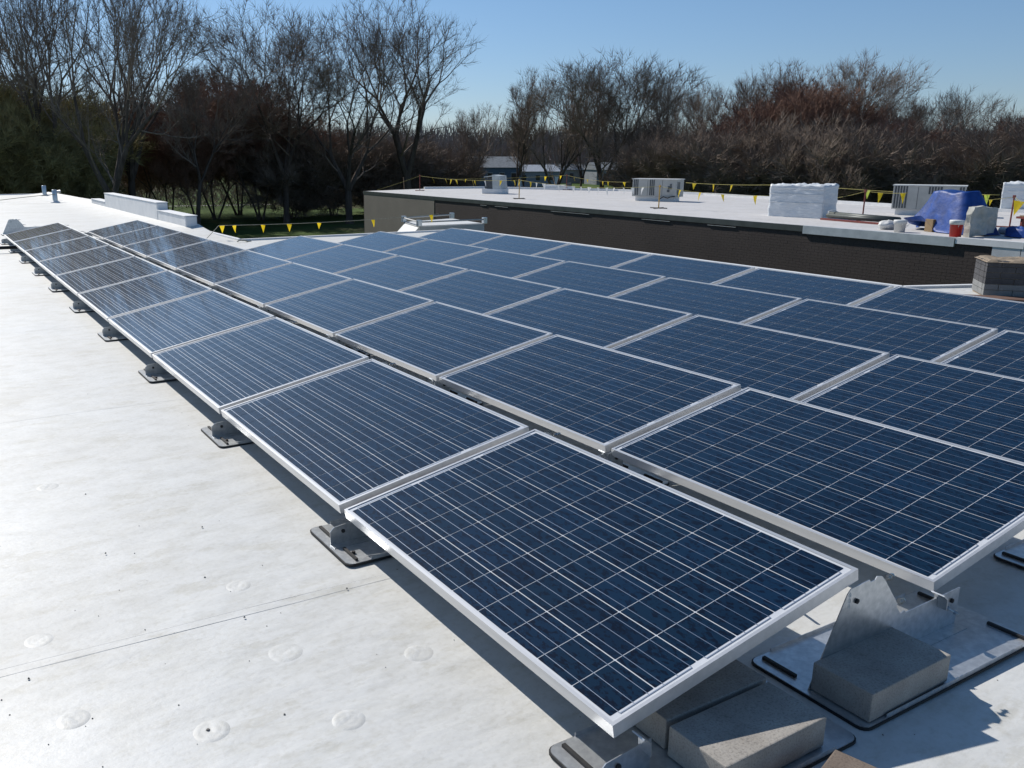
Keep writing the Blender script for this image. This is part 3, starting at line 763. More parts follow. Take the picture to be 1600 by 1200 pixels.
# vent hood
pa = ag(756, 302.5)
vh = empty('roof_vent', 'white hooded roof vent with a dark opening near the far left of the neighbouring roof', 'roof vent', (pa.x, pa.y, NZr), (0, 0, R(-58)))
MB().box(-.12, 1.05, 0, .95, 0, .26).build('curb', M['parapet'], vh, bev=.02)
MB().box(.02, .52, .08, .85, .262, .80).build('opening', M['hvac_dark'], vh)
MB().prism_y([(.50, .262), (1.0, .262), (.92, .95), (.45, .99)], .03, .9).build('hood', M['flash_light'], vh)
MB().prism_y([(-.02, .86), (.50, .94), (.50, .97), (-.02, .89)], .0, .93).build('hood_lid', M['flash_light'], vh)
pa = ag(888, 297)
sv = empty('roof_vent', 'small pale low roof vent at the far edge behind the white pennants', 'roof vent', (pa.x, pa.y, NZr), (0, 0, R(-50)))
MB().box(-.25, .25, 0, .5, 0, .22).build('curb', M['parapet'], sv, bev=.02); MB().box(-.12, .12, .1, .4, .222, .42).build('cap', M['hvac_dark'], sv)
MB().box(-1.6, -.3, .3, .9, 0, .28).build('duct', M['parapet'], sv, bev=.05)
# wrapped units
def wrapped(p0, p1, depth, h, label, seed):
    ang = math.atan2(p1.y - p0.y, p1.x - p0.x); L = (p1 - p0).length
    bm = bmesh.new(); NX, NY, NZn = 30, 22, 16
    mb = MB(); rs = seed * 7.3
    def P(x, y, z):
        top = max(0, (z / h - .82) / .18)
        dz = 0
        if z >= h * .999: dz = .05 * max(0, NZ.noise(Vector((x * 4.2 + rs, y * 4.2, 0)))) * 2.2 + .02 * NZ.noise(Vector((x * 11 + rs, y * 9, 2)))
        elif z > h * .8: dz = 0
        b_ = .022 * NZ.noise(Vector((x * 2.5 + rs, y * 2.5, z * 6)))
        cx, cy = x - L / 2, y - depth / 2
        k = 1 + b_ / max(.4, math.hypot(cx, cy)) * 1.2 - .05 * (1 - z / h) * 0
        return (L / 2 + cx * k, depth / 2 + cy * k, z + dz)
    def face(fn, nu, nv):
        o = len(mb.v)
        for j in range(nv + 1):
            for i in range(nu + 1): mb.v.append(P(*fn(i / nu, j / nv)))
        for j in range(nv):
            for i in range(nu): mb.f.append((o + j * (nu + 1) + i, o + j * (nu + 1) + i + 1, o + (j + 1) * (nu + 1) + i + 1, o + (j + 1) * (nu + 1) + i))
    face(lambda u, v: (u * L, 0, v * h), 30, 18); face(lambda u, v: (L, u * depth, v * h), 22, 18)
    face(lambda u, v: (L - u * L, depth, v * h), 30, 18); face(lambda u, v: (0, depth - u * depth, v * h), 22, 18)
    face(lambda u, v: (u * L, v * depth, h), 30, 22)
    me = mb.mesh('wrapped_unit', M['wrap'], True)
    bm.from_mesh(me); bmesh.ops.remove_doubles(bm, verts=bm.verts[:], dist=.003); bm.to_mesh(me); bm.free()
    o = inst('wrapped_unit', me, None, (p0.x, p0.y, NZr), (0, 0, ang)); tag(o, label, 'wrapped unit', 'white wrapped units on the neighbouring roof')
    # wrap bands: thin folds standing proud of the plastic
    for z in (.45, .72, .88): 
        f = MB(); 
        for i in range(21):
            x = L * i / 20; zz = h * z + .02 * NZ.noise(Vector((x * 2, z * 9 + rs, 0))); f.v += [(x, -.012, zz), (x, -.030, zz + .008), (x, -.012, zz + .018)]
        for i in range(20): f.f += [(3 * i, 3 * i + 3, 3 * i + 4, 3 * i + 1), (3 * i + 1, 3 * i + 4, 3 * i + 5, 3 * i + 2)]
        f.build('wrap_fold', M['wrap'], o, True)
    return o
wrapped(ag(1199, 337.5), ag(1284, 342.0), .95, 1.03, 'large white plastic wrapped box unit in the middle of the neighbouring roof', 1)
wrapped(ag(1561, 331), ag(1625, 333.5), 1.9, 1.02, 'white plastic wrapped box unit cut by the right picture edge', 2)
# stanchions
def stanchion(px, py, h, mat, label, base=.35):
    p = ag(px, py); s = empty('warning_stanchion', label, 'stanchion', (p.x, p.y, NZr), group='pennant line stanchions')
    MB().tube([(0, 0, .02), (0, 0, h)], .022, 8).build('post', M[mat], s)
    bb = MB(); bb.tube([(-base, -.1, .025), (base, .1, .025)], .018, 6); bb.tube([(-.1, base, .027), (.1, -base, .027)], .018, 6); bb.build('foot', M['rust'] if mat == 'rust' else M['rubber'], s)
    MB().box(-.03, .03, -.03, .03, h - .06, h + .02).build('head', M[mat], s)
    return Vector((p.x, p.y, NZr + h - .03))
s1 = stanchion(656, 298, .88, 'rust', 'dark red stanchion at the far left corner of the neighbouring roof')
s2 = stanchion(811, 311, .90, 'yellow_post', 'yellow stanchion right of the hooded roof vent')
s3 = stanchion(1029, 326, .86, 'yellow_post', 'yellow stanchion in front of the grey louvred unit')
s4 = stanchion(1347, 345, .93, 'rust', 'dark red stanchion between wrapped unit and blue tarp', .42)
s5 = stanchion(1577, 356, .88, 'rust', 'dark red stanchion behind the worn foam board at right')
s6 = stanchion(885, 297, .90, 'rust', 'small red stanchion at the far back of the neighbouring roof')
e1 = spot(590, 292, 52.5); e1.z = NZr + .05
pts = [e1, s1, s2]
rope_line(pts, [.02, .12], 'far left pennant line with yellow flags from the red corner stanchion', flags_px(pts, [(676, 'flag_y'), (696, 'flag_y'), (705, 'flag_y'), (712, 'flag_y'), (738, 'flag_y'), (742, 'flag_y'), (757, 'flag_w'), (783, 'flag_y'), (803, 'flag_y')]), .30)
pts = [s2, s3]
rope_line(pts, [.16], 'pennant line with a row of white flags between the two yellow stanchions', flags_px(pts, [(806, 'flag_y'), (829, 'flag_y'), (838, 'flag_w'), (850, 'flag_w'), (872, 'flag_w'), (886, 'flag_w'), (896, 'flag_w'), (908, 'flag_w'), (921, 'flag_w'), (935, 'flag_w'), (948, 'flag_w'), (960, 'flag_w'), (975, 'flag_w'), (988, 'flag_w'), (1005, 'flag_w')]), .29)
wb = ag(1200, 334) + Vector((0, 0, .62))
pts = [s3, wb]
rope_line(pts, [.10], 'pennant line with large yellow flags from the yellow stanchion to the wrapped unit', flags_px(pts, [(1063, 'flag_y'), (1094, 'flag_y'), (1129, 'flag_y'), (1180, 'flag_y')]), .31)
wc = ag(1303, 339) + Vector((0, 0, .62)); tb_ = ag(1412, 352) + Vector((0, 0, .92))
pts = [wc, s4, tb_]
rope_line(pts, [.02, .03], 'short pennant line over the red stanchion towards the blue tarp', flags_px(pts, [(1376, 'flag_y'), (1411, 'flag_y')]), .29)
pts = [ag(1500, 352) + Vector((0, 0, .68)), s5]
rope_line(pts, [.02], 'short pennant line between the blue tarp and the stanchion at right', [(0, .55, 'flag_y')], .16)
pts = [s5, spot(1640, 338, 28)]
rope_line(pts, [.06], 'pennant line falling off to the right with one yellow flag', flags_px(pts, [(1593, 'flag_y')]), .40)
# back line far behind
b1 = spot(700, 280, 56); b2 = s6; b3 = spot(985, 284.5, 47); b4 = spot(1072, 285.5, 46); b5 = spot(1200, 289, 42); b6 = spot(1318, 294.5, 39); b7 = spot(1562, 304.5, 36)
pts = [b1, b2, b3]
rope_line(pts, [.05, .12], 'thin back pennant line left of the grey unit against the dark trees', flags_px(pts, [(728, 'flag_y'), (779, 'flag_y'), (852, 'flag_y'), (876, 'flag_y'), (897, 'flag_y'), (918, 'flag_y'), (942, 'flag_y'), (950, 'flag_y'), (975, 'flag_y')]), .25)
pts = [b4, b5, b6, b7]
rope_line(pts, [.04, .02, .05], 'thin back pennant line passing behind the wrapped unit against the dark woods', flags_px(pts, [(1085, 'flag_y'), (1115, 'flag_y'), (1143, 'flag_y'), (1356, 'flag_g'), (1511, 'flag_g'), (1524, 'flag_g'), (1542, 'flag_g')]), .32, rr=.010)

# blue tarp heap
def tarp():
    pl, prr = ag(1406, 357), ag(1512, 369)
    ang = math.atan2(prr.y - pl.y, prr.x - pl.x); L = (prr - pl).length
    c = (pl + prr) / 2 + Vector((math.cos(ang + math.pi / 2), math.sin(ang + math.pi / 2), 0)) * .55
    root = empty('tarp_heap', 'crumpled blue tarp draped over a stack of materials at the roof edge', 'tarp', (c.x, c.y, NZr), (0, 0, ang))
    NA, NR = 96, 26; mb = MB(); H = 1.06
    for j in range(NR + 1):
        t = j / NR
        for i in range(NA):
            a = 2 * math.pi * i / NA; ca, sa = math.cos(a), math.sin(a)
            rx = L / 2 * (1.0 if ca > 0 else 1.02); ry = .60
            e = 4.5
            base = 1 / (abs(ca) ** e + abs(sa) ** e) ** (1 / e)
            # flat top, then slopes down
            if t < .3: rad = t / .3 * .48; z = H - .03 * t - .10 * max(0, ca) * t
            else:
                u = (t - .3) / .7; rad = .48 + .52 * u ** 1.05; z = (H - .01) * (1 - u ** 1.05)
            lf = max(.15, min(1, .4 - ca * 1.2)); fold = t * lf * (.26 * NZ.noise(Vector((ca * 2.6, sa * 2.6, t * .8))) + .12 * abs(NZ.noise(Vector((ca * 6, sa * 6, t * 1.0)))) - .03)
            x = ca * base * rx * (rad + fold); y = sa * base * ry * (rad + fold)
            z += .07 * NZ.noise(Vector((x * 2.2, y * 2.2, 9)))
            # front left corner is lifted off the ground
            front = max(0, -sa) ** 1.5 * max(0, min(1, (-x / (L / 2) + .12) * 2.2))
            z = max(z, .02 + .42 * front * (t ** 3)) if t > .6 else z
            mb.v.append((x, y, max(z, .012)))
    for j in range(NR):
        for i in range(NA):
            k = (i + 1) % NA; mb.f.append((j * NA + i, j * NA + k, (j + 1) * NA + k, (j + 1) * NA + i))
    mb.f.append(tuple(range(NA)))
    sh = mb.build('tarp_sheet', M['tarp'], root, True)
    return root, L, ang, c
tr, TL, TA, TC = tarp()
def on_n(px, py, off=0):
    p = ag(px, py); return p
p = ag(1428, 362); 
o = MB().box(-.05, .24, .34, .66, 0, .33).build('cardboard_box', M['card'], loc=(p.x, p.y, NZr), bev=.006); o.rotation_euler = (0, 0, TA); tag(o, 'brown cardboard box peeking out under the left of the blue tarp', 'box')
p = ag(1443, 363)
o = MB().box(.0, .26, .34, .60, 0, .26).build('white_box', M['white'], loc=(p.x, p.y, NZr), bev=.006); o.rotation_euler = (0, 0, TA); tag(o, 'pale box in shade under the lifted edge of the blue tarp', 'box')
def bucket(px, py, mats, label, h=.37, lid=True):
    p = ag(px, py); b = empty('bucket', label, 'bucket', (p.x, p.y, NZr))
    MB().lathe([(0, .003), (.13, .003), (.15, h - .02), (.157, h - .02), (.157, h)], n=20).build('pail', M[mats[0]], b, True)
    MB().lathe([(.158, h - .09), (.163, h - .09), (.166, h), (.160, h + .012), (0, h + .014)], n=20).build('lid', M[mats[1]], b, True)
    MB().tube([(.16 * math.cos(t), .16 * math.sin(t) * .3 - .15, h - .09 - .1 * math.sin(t)) for t in [math.pi * i / 10 for i in range(11)]], .005, 5).build('handle', M['steel'], b, True)
bucket(1492, 370.5, ('red', 'white'), 'red bucket with white rim in front of the blue tarp', .40)
bucket(1405, 362.5, ('white', 'white'), 'greyish white bucket just left of the blue tarp', .30)
# white plastic bag
p = ag(1386, 358); bgm = MB(); 
for j in range(11):
    for i in range(20):
        ph = math.pi * j / 10; th = 2 * math.pi * i / 20; n_ = 1 + .25 * NZ.noise(Vector((math.cos(th) * 2, math.sin(th) * 2, j * .6)))
        bgm.v.append((.30 * math.sin(ph) * math.cos(th) * n_, .20 * math.sin(ph) * math.sin(th) * n_, max(0, .10 + .14 * math.cos(ph) * n_)))
for j in range(10):
    for i in range(20): bgm.f.append((j * 20 + i, j * 20 + (i + 1) % 20, (j + 1) * 20 + (i + 1) % 20, (j + 1) * 20 + i))
o = bgm.build('plastic_bag', M['white'], loc=(p.x, p.y, NZr), smooth=True); tag(o, 'rumpled white plastic bag beside the pale bucket', 'bag')
# roof curb / rubber roll on roof
pa, pb = ag(1284, 343), ag(1392, 352)
ang = math.atan2(pb.y - pa.y, pb.x - pa.x); L = (pb - pa).length
rr_ = empty('pipe_bundle', 'long dark grey pipe bundle lying on red timber right of the wrapped unit', 'pipe bundle', (pa.x, pa.y, NZr), (0, 0, ang))
MB().tube([(0, .3, .16), (L, .3, .14)], .09, 12).build('pipe', M['flash'], rr_, True)
MB().tube([(.1, .12, .13), (L, .12, .12)], .07, 12).build('pipe', M['flash'], rr_, True)
MB().box(.05, L, -.12, .02, .0, .05).build('timber', M['rust'], rr_)
MB().tube([(.16, .1, .05), (.14, .1, .26), (.2, .25, .30), (.28, .4, .22)], .016, 6).build('tie_strap', M['white'], rr_, True)
# foam board
p0, p1 = ag(1514, 371), ag(1560, 368)
fb_ = MB(); ang = math.atan2(p1.y - p0.y, p1.x - p0.x)
out = [(0, .0), (.55, .06), (.86, .09), (.95, .22), (1.0, .50), (1.02, .70), (.55, .72), (.42, .74), (.14, .72), (.04, .55)]
nn2 = 14; vs = []
for side in (0, .16):
    for x, z in out: vs.append((x, side + .10 * z + .015 * math.sin(x * 9), z))
k = len(out)
ct = [(.45, .02, .36), (.45, .24, .36)]
fb_.v = vs + ct
for i in range(k):
    j = (i + 1) % k; fb_.f += [(i, j, 2 * k), (k + j, k + i, 2 * k + 1), (j, i, k + i, k + j)]
o = fb_.build('foam_board', M['foam'], loc=(p0.x, p0.y, NZr))
bm = bmesh.new(); bm.from_mesh(o.data); bmesh.ops.subdivide_edges(bm, edges=bm.edges[:], cuts=5, use_grid_fill=True)
for v in bm.verts:
    q = v.co; k_ = .06 * NZ.noise(q * 3.1) + .03 * NZ.noise(q * 8)
    v.co = q + Vector((k_ * .6, k_ * 1.3, .05 * NZ.noise(q * 4 + Vector((9, 0, 0))) if q.z > .1 else 0))
bm.to_mesh(o.data); bm.free()
o.rotation_euler = (0, 0, ang - .1); tag(o, 'torn dirty white insulation board propped on its edge beside the blue tarp', 'insulation board')
# heap of odds and ends at right
p = ag(1588, 368)
o = MB().tube([(-.5, .1, .09), (.15, -.02, .09)], .09, 12).build('sheet_roll', M['flash_light'], loc=(p.x, p.y, NZr), smooth=True); o.rotation_euler = (0, 0, TA + .2); tag(o, 'grey roll of sheeting lying right of the insulation board', 'roll')
o = MB().box(-.1, .75, 0, .3, .42, .47).box(.0, .05, .05, .25, .012, .42).box(.6, .65, .05, .25, .012, .42).build('red_plank_trestle', M['rust'], loc=(p.x, p.y + .0, NZr)); o.rotation_euler = (0, 0, TA); tag(o, 'low trestle with a red plank on top at the right picture edge', 'trestle')
o = MB().box(-.02, .72, .02, .28, .472, .50).build('timber_offcut', M['card'], loc=(p.x, p.y, NZr)); o.rotation_euler = (0, 0, TA); tag(o, 'pale timber offcut lying on the red plank trestle', 'timber')
bt = MB()
for j in range(9):
    for i in range(16):
        ph = math.pi / 2 * j / 8; th = 2 * math.pi * i / 16; n_ = 1 + .35 * NZ.noise(Vector((math.cos(th) * 2.5, math.sin(th) * 2.5, j * .5 + 3)))
        bt.v.append((.38 * math.sin(ph) * math.cos(th) * n_, .2 * math.sin(ph) * math.sin(th) * n_, .02 + .24 * math.cos(ph) * n_))
for j in range(8):
    for i in range(16): bt.f.append((j * 16 + i, j * 16 + (i + 1) % 16, (j + 1) * 16 + (i + 1) % 16, (j + 1) * 16 + i))
p2 = ag(1590, 371); o = bt.build('tarp_scrap', M['tarp'], loc=(p2.x, p2.y, NZr), smooth=True); o.rotation_euler = (0, 0, TA); tag(o, 'small crumpled blue tarp scrap on the roof edge at far right', 'tarp')

# ------------------------------------------------------------------ far houses and paths
def house(px, py_base, dist, w, d, h, rh, wall, roofm, label, rot=None, wins=4):
    p = spot(px, py_base, dist); a = -YAW + random.uniform(-.25, .25) if rot is None else rot
    u = empty('distant_house', label, 'house', (p.x, p.y, GZ), (0, 0, a))
    MB().box(-w / 2, w / 2, 0, d, 0, h).build('wall', M[wall], u)
    MB().prism_x([(-.4, h + .01), (d + .4, h + .01), (d / 2, h + rh)], -w / 2 - .3, w / 2 + .3).build('roof', M[roofm], u)
    for i in range(wins):
        x = -w / 2 + w * (i + .6) / (wins + .2)
        f = MB().box(x - .55, x + .55, -.05, .0, h * .38, h * .8).build('window', M['siding_a'], u)
        MB().box(x - .45, x + .45, -.07, -.051, h * .42, h * .76).build('pane', M['glass'], f)
    if wins > 3: MB().box(w * .42, w * .42 + .9, -.06, 0, 0, 2.1).build('door', M['white'], u)
random.seed(5)
house(660, 270, 205, 18, 8, 3.4, 1.6, 'siding_c', 'shingle_w', 'pale roofed tan house far behind the trees at left of centre')
house(700, 262, 262, 22, 9, 4.0, 2.0, 'siding_a', 'shingle', 'grey roofed long house furthest left among the distant houses')
house(775, 270, 168, 9.5, 8, 4.3, 2.0, 'siding_b', 'shingle', 'blue fronted house with pale roof behind the slim tree')
house(830, 266, 196, 13, 8, 3.2, 1.4, 'siding_a', 'shingle_w', 'white sided low house right of the blue house')
house(905, 268, 225, 16, 8, 3.2, 1.5, 'siding_c', 'shingle', 'tan low house behind the round topped tree')
house(980, 266, 215, 15, 8, 3.4, 1.7, 'siding_a', 'shingle', 'pale sided house glimpsed through the trunks right of centre')
house(1048, 262, 240, 16, 8, 3.6, 1.6, 'siding_a', 'shingle_w', 'small pale house at the left end of the dense thicket')
house(625, 272, 185, 12, 7, 2.8, 1.2, 'siding_c', 'shingle', 'low tan house partly hidden by the big forked tree')
def path(p, q, w, name, mat, z):
    p = Vector(p); q = Vector(q); d = (q - p); d.z = 0; d.normalize(); n_ = Vector((-d.y, d.x, 0)) * w / 2
    tag(MB().add([(*(p - n_).xy, z), (*(q - n_).xy, z), (*(q + n_).xy, z), (*(p + n_).xy, z)], [(0, 1, 2, 3)]).build(name, M[mat]), kind='structure')
path(spot(120, 300, 118), spot(640, 300, 125), 1.6, 'path', 'pale_path', GZ + .012)
path(spot(500, 300, 150), spot(1200, 300, 160), 7, 'road', 'asphalt', GZ + .008)

# ------------------------------------------------------------------ trees
def gen_tree(seed, H=18., trunk=.22, ang=26, forks=6, up=.10, L0=.22, dec=.82, side=.55, tw=3, r0=.018, stems=1, lean=(0, 0), wid=1.0, twl=.9, twr=.011, wob=.16, three=.25, low=0., gscale=1.0):
    rg = random.Random(seed)
    TR, CR = MB(), MB()
    def perp(d):
        a = d.orthogonal().normalized(); b = d.cross(a); t = rg.random() * 2 * math.pi; return a * math.cos(t) + b * math.sin(t)
    def bend(d, deg, ax=None):
        a = ax if ax is not None else perp(d); t = R(deg); return (d * math.cos(t) + a * math.sin(t)).normalized()
    def spike(p, d, L, r):
        a = d.orthogonal().normalized() * r; b = d.cross(a)
        m_ = p + d * L * .5 + perp(d) * L * .06
        e = p + d * L + Vector((0, 0, L * .06))
        o = len(CR.v)
        a2, b2 = a * .7, b * .7
        CR.v += [tuple(p + a), tuple(p - a * .5 + b * .87), tuple(p - a * .5 - b * .87), tuple(m_ + a2), tuple(m_ - a2 * .5 + b2 * .87), tuple(m_ - a2 * .5 - b2 * .87), tuple(e)]
        CR.f += [(o, o + 1, o + 4, o + 3), (o + 1, o + 2, o + 5, o + 4), (o + 2, o, o + 3, o + 5), (o + 3, o + 4, o + 6), (o + 4, o + 5, o + 6), (o + 5, o + 3, o + 6)]
    def twigs(p, d, n, L):
        for _ in range(n):
            dd = bend(d, rg.uniform(15, 60)); dd = (dd + Vector((0, 0, up * 2.0))).normalized()
            spike(p, dd, L * rg.uniform(.55, 1.25), twr * gscale)
    def grow(p, d, L, r, lev):
        ns = 4; pts = [p.copy()]; rs = [r]; q = p.copy(); r1 = r * .74
        ax = perp(d)
        for i in range(ns):
            d = (d + perp(d) * wob * rg.uniform(.4, 1) + Vector((0, 0, up * (1 if lev > 0 else .2)))).normalized()
            q = q + d * (L / ns); pts.append(q.copy()); rs.append(r + (r1 - r) * (i + 1) / ns)
            if lev >= 1 and lev < forks and rg.random() < side * (1 if i else .5):
                sd_ = bend(d, rg.uniform(35, 68)); 
                grow(q.copy(), sd_, L * rg.uniform(.45, .75), rs[-1] * rg.uniform(.35, .5), min(forks, lev + 2))
            if lev >= forks - 2: twigs(q, d, tw if lev >= forks - 1 else 1, twl)
        tgt = TR if (lev <= 2 and r > .05) else CR
        tgt.tube(pts, rs, 7 if r > .14 else (5 if r > .05 else 3), cap=False)
        if lev < forks:
            k = 3 if rg.random() < three else 2
            base = perp(d)
            for i in range(k):
                axx = Matrix.Rotation(2 * math.pi * i / k + rg.uniform(-.4, .4), 3, d) @ base
                grow(q.copy(), bend(d, ang * rg.uniform(.6, 1.25), axx), L * dec * rg.uniform(.82, 1.15), r1 * rg.uniform(.68, .86), lev + 1)
        else: twigs(q, d, tw + 1, twl)
    for s_ in range(stems):
        a = 2 * math.pi * s_ / max(1, stems) + rg.random()
        d = Vector((lean[0], lean[1], 1)).normalized()
        if stems > 1: d = bend(d, rg.uniform(6, 20), Vector((math.cos(a), math.sin(a), 0)))
        p = Vector((.25 * math.cos(a), .25 * math.sin(a), 0)) if stems > 1 else Vector((0, 0, 0))
        tl = H * trunk; rr1 = r0 * H / (stems ** .5)
        ns = 5; pts = [p.copy()]; rs = [rr1 * 1.35]; q = p.copy()
        for i in range(ns):
            d = (d + perp(d) * wob * .35).normalized(); q = q + d * tl / ns; pts.append(q.copy()); rs.append(rr1 * (1 - .2 * (i + 1) / ns))
            if low and i > 0:
                for _ in range(int(low)): grow(q.copy(), bend(d, rg.uniform(50, 80)), H * L0 * .5, rr1 * .2, forks - 1)
        TR.tube(pts, rs, 9, cap=False)
        k = 3 if three > .2 else 2; base = perp(d)
        for i in range(k):
            axx = Matrix.Rotation(2 * math.pi * i / k + rg.uniform(-.3, .3), 3, d) @ base
            grow(q.copy(), bend(d, ang * rg.uniform(.7, 1.2), axx), H * L0, rr1 * .72 / (1 if k == 2 else 1.1), 1)
    zs = sorted(v[2] for v in CR.v); zm = zs[int(len(zs) * .985)]; k = H / zm
    # keep the height given, widen or narrow the crown
    for mb in (TR, CR):
        mb.v = [(x * k * (wid if z > 1 else 1), y * k * (wid if z > 1 else 1), z * k) for x, y, z in mb.v]
    xs = [v[0] for v in CR.v]
    return TR, CR, len(CR.f) + len(TR.f)
VAR = {}
def variant(key, twig, **kw):
    TRb, CRb, n_ = gen_tree(**kw)
    VAR[key] = (TRb.mesh('trunk', M['bark']), CRb.mesh('crown', M[twig]), kw.get('H', 18.))
    print('tree', key, n_)
variant('vase', 'twig', seed=21, H=20, trunk=.20, ang=26, forks=6, side=.30, tw=2, L0=.20, up=.055, wid=1.1, r0=.021, wob=.10)
variant('vase2', 'twig', seed=52, H=20, trunk=.16, ang=25, forks=6, side=.30, tw=2, L0=.20, up=.055, wid=1.1, r0=.019, wob=.10)
variant('lean', 'twig', seed=33, H=20, trunk=.26, ang=26, forks=6, side=.30, tw=2, L0=.19, up=.05, r0=.021, lean=(.10, 0), wob=.10)
variant('round', 'twig', seed=14, H=16, trunk=.22, ang=25, forks=6, side=.40, tw=2, L0=.19, up=.045, r0=.014, three=.35, wid=1.15, wob=.10)
variant('slim', 'twig', seed=5, H=16, trunk=.28, ang=15, forks=5, side=.75, tw=3, L0=.19, up=.10, r0=.012, wid=.80)
variant('maple', 'twig_red', seed=8, H=13, trunk=.26, ang=24, forks=5, side=.75, tw=3, L0=.19, up=.05, r0=.013, stems=3, twr=.019, twl=.7, wid=1.0)
variant('maple2', 'twig_red', seed=81, H=13, trunk=.22, ang=26, forks=5, side=.75, tw=3, L0=.19, up=.04, r0=.013, stems=3, twr=.019, twl=.7, wid=1.1)
variant('olive', 'twig_olive', seed=9, H=13, trunk=.12, ang=26, forks=5, side=.8, tw=4, L0=.18, up=.03, r0=.014, stems=3, twr=.024, twl=.8, wid=1.2, low=1)
variant('scrub', 'twig', seed=19, H=9, trunk=.10, ang=26, forks=5, side=.9, tw=3, L0=.22, up=.05, r0=.011, stems=4, twr=.016, wid=1.15, low=1)
def tree(px, top, dist, key, label, wx=1., rot=None, name='bare_tree', cat='tree', group=None, lean=0):
    p = spot(px, 300, dist); d = ray(px, top); t = dist / math.hypot(d.x, d.y)
    ztop = EYE.z + d.z * t; h = ztop - GZ
    tm, cm, H = VAR[key]; s = h / H
    r = random.random() * 6.28 if rot is None else rot
    e = empty(name, label, cat, (p.x, p.y, GZ - .02), (0, R(lean), r), group)
    e.scale = (s * wx, s * wx, s)
    inst('trunk', tm, e); inst('crown', cm, e)
    return e
random.seed(99)
T_ = tree
T_(177, -75, 62, 'vase2', 'tall bare tree with thick trunk rising behind the stepped parapet', .72, rot=2.9)
T_(204, -28, 80, 'vase', 'tall bare tree leaning right just right of the thick parapet trunk', .75, rot=.6)
T_(92, -70, 70, 'lean', 'tall bare forked tree above the olive thicket', .68, rot=4.1)
T_(30, -60, 78, 'vase2', 'leaning bare tree at the far left picture edge', .9, rot=5.2)
T_(305, 95, 78, 'slim', 'slender bare tree rising above the reddish maples', 1.4, rot=1.0)
T_(446, 28, 86, 'round', 'bare round crowned tree left of the great forked tree', 1.0, rot=2.0)
T_(545, 42, 84, 'vase2', 'great forked bare tree left trunk beside the tan wall', .95, rot=1.9)
T_(640, 2, 88, 'vase', 'tallest bare tree with a dense plume crown above the tan wall', .95, rot=3.9)
for i, (px, top, ds, key, wx) in enumerate([(262, 158, 88, 'maple', 1.0), (335, 146, 92, 'maple2', 1.0), (405, 150, 90, 'maple', 1.1), (452, 190, 94, 'maple2', .9), (222, 180, 96, 'maple2', 1.0), (305, 190, 84, 'maple', .9), (372, 122, 98, 'maple', 1.)]):
    T_(px, top, ds, key, 'reddish budding maple in the thicket right of the parapet, ' + ['behind the low step', 'second from its left', 'in its middle right', 'at its right end', 'at its left end', 'in its front', 'tallest and rearmost'][i], wx, name='budding_maple', group='reddish maples behind the parapet')
for i, (px, top, ds, wx) in enumerate([(12, 150, 76, 1.1), (66, 148, 80, 1.0), (112, 172, 84, .9), (-40, 150, 76, 1.1), (92, 205, 72, .9), (35, 190, 70, .9)]):
    T_(px, top, ds, 'olive', 'olive green budding willow at the far left, ' + ['under the leaning bare tree', 'under the tall forked tree', 'beside the parapet trunk', 'cut by the picture edge', 'low in front near the vent pipes', 'low at the roof edge'][i], wx, name='budding_willow', group='olive budding willows at far left')
mid = [(742, 168, 105, 'slim', 1.2, 'small bare tree with curly crown left of the slim tree'),
       (800, 122, 92, 'slim', 1.15, 'slim upright bare tree behind the hooded roof vent'),
       (822, 175, 98, 'slim', .9, 'thin low bare tree just right of the slim upright tree'),
       (868, 122, 90, 'vase2', .75, 'bare tree with open crown left of the round dome tree'),
       (942, 98, 88, 'round', 1.12, 'broad round domed bare tree in the middle of the skyline'),
       (905, 140, 96, 'slim', 1.1, 'thin bare tree in front of the left side of the dome'),
       (1008, 124, 90, 'slim', 1.35, 'bare tree with narrow crown right of the round dome tree'),
       (1062, 132, 92, 'vase2', .75, 'bare tree left of the dense right thicket'),
       (1095, 142, 96, 'round', .7, 'bare rounded tree at the thicket start behind the grey unit'),
       (1148, 112, 94, 'slim', 1.4, 'twin stemmed bare tree above the wrapped unit'),
       (1195, 118, 98, 'vase', .7, 'bare tree behind the red crowned maple'),
       (1320, 100, 90, 'round', .85, 'tallest bare tree on the right skyline'),
       (1290, 135, 97, 'slim', 1.2, 'bare slender tree between red maple and tallest right tree'),
       (1360, 165, 92, 'round', .8, 'low bare rounded tree right of the tallest right tree'),
       (1422, 158, 94, 'slim', 1.4, 'pale bare tree above the long louvred unit'),
       (1478, 150, 92, 'round', .85, 'bare tree with wide low crown above the blue tarp'),
       (1592, 170, 88, 'vase2', .7, 'bare tree at the right picture edge')]
for (px, top, ds, key, wx, lab) in mid: T_(px, top, ds, key, lab, wx)
for (px, top, ds, wx, lab) in [(1225, 142, 88, .95, 'red crowned maple above the wrapped unit'), (1185, 176, 84, .9, 'reddish maple left of the red crown'), (1262, 150, 86, .9, 'reddish maple right of the red crown'),
                              (1130, 200, 82, .9, 'low reddish maple at the left of the right thicket'), (1350, 196, 84, .9, 'reddish maple in the middle of the right thicket'), (1575, 195, 82, 1.1, 'reddish brown maple behind the right wrapped unit'),
                              (1400, 200, 82, 1.0, 'low reddish maple behind the long louvred unit')]:
    T_(px, top, ds, 'maple2' if px % 2 else 'maple', lab, wx, name='budding_maple')
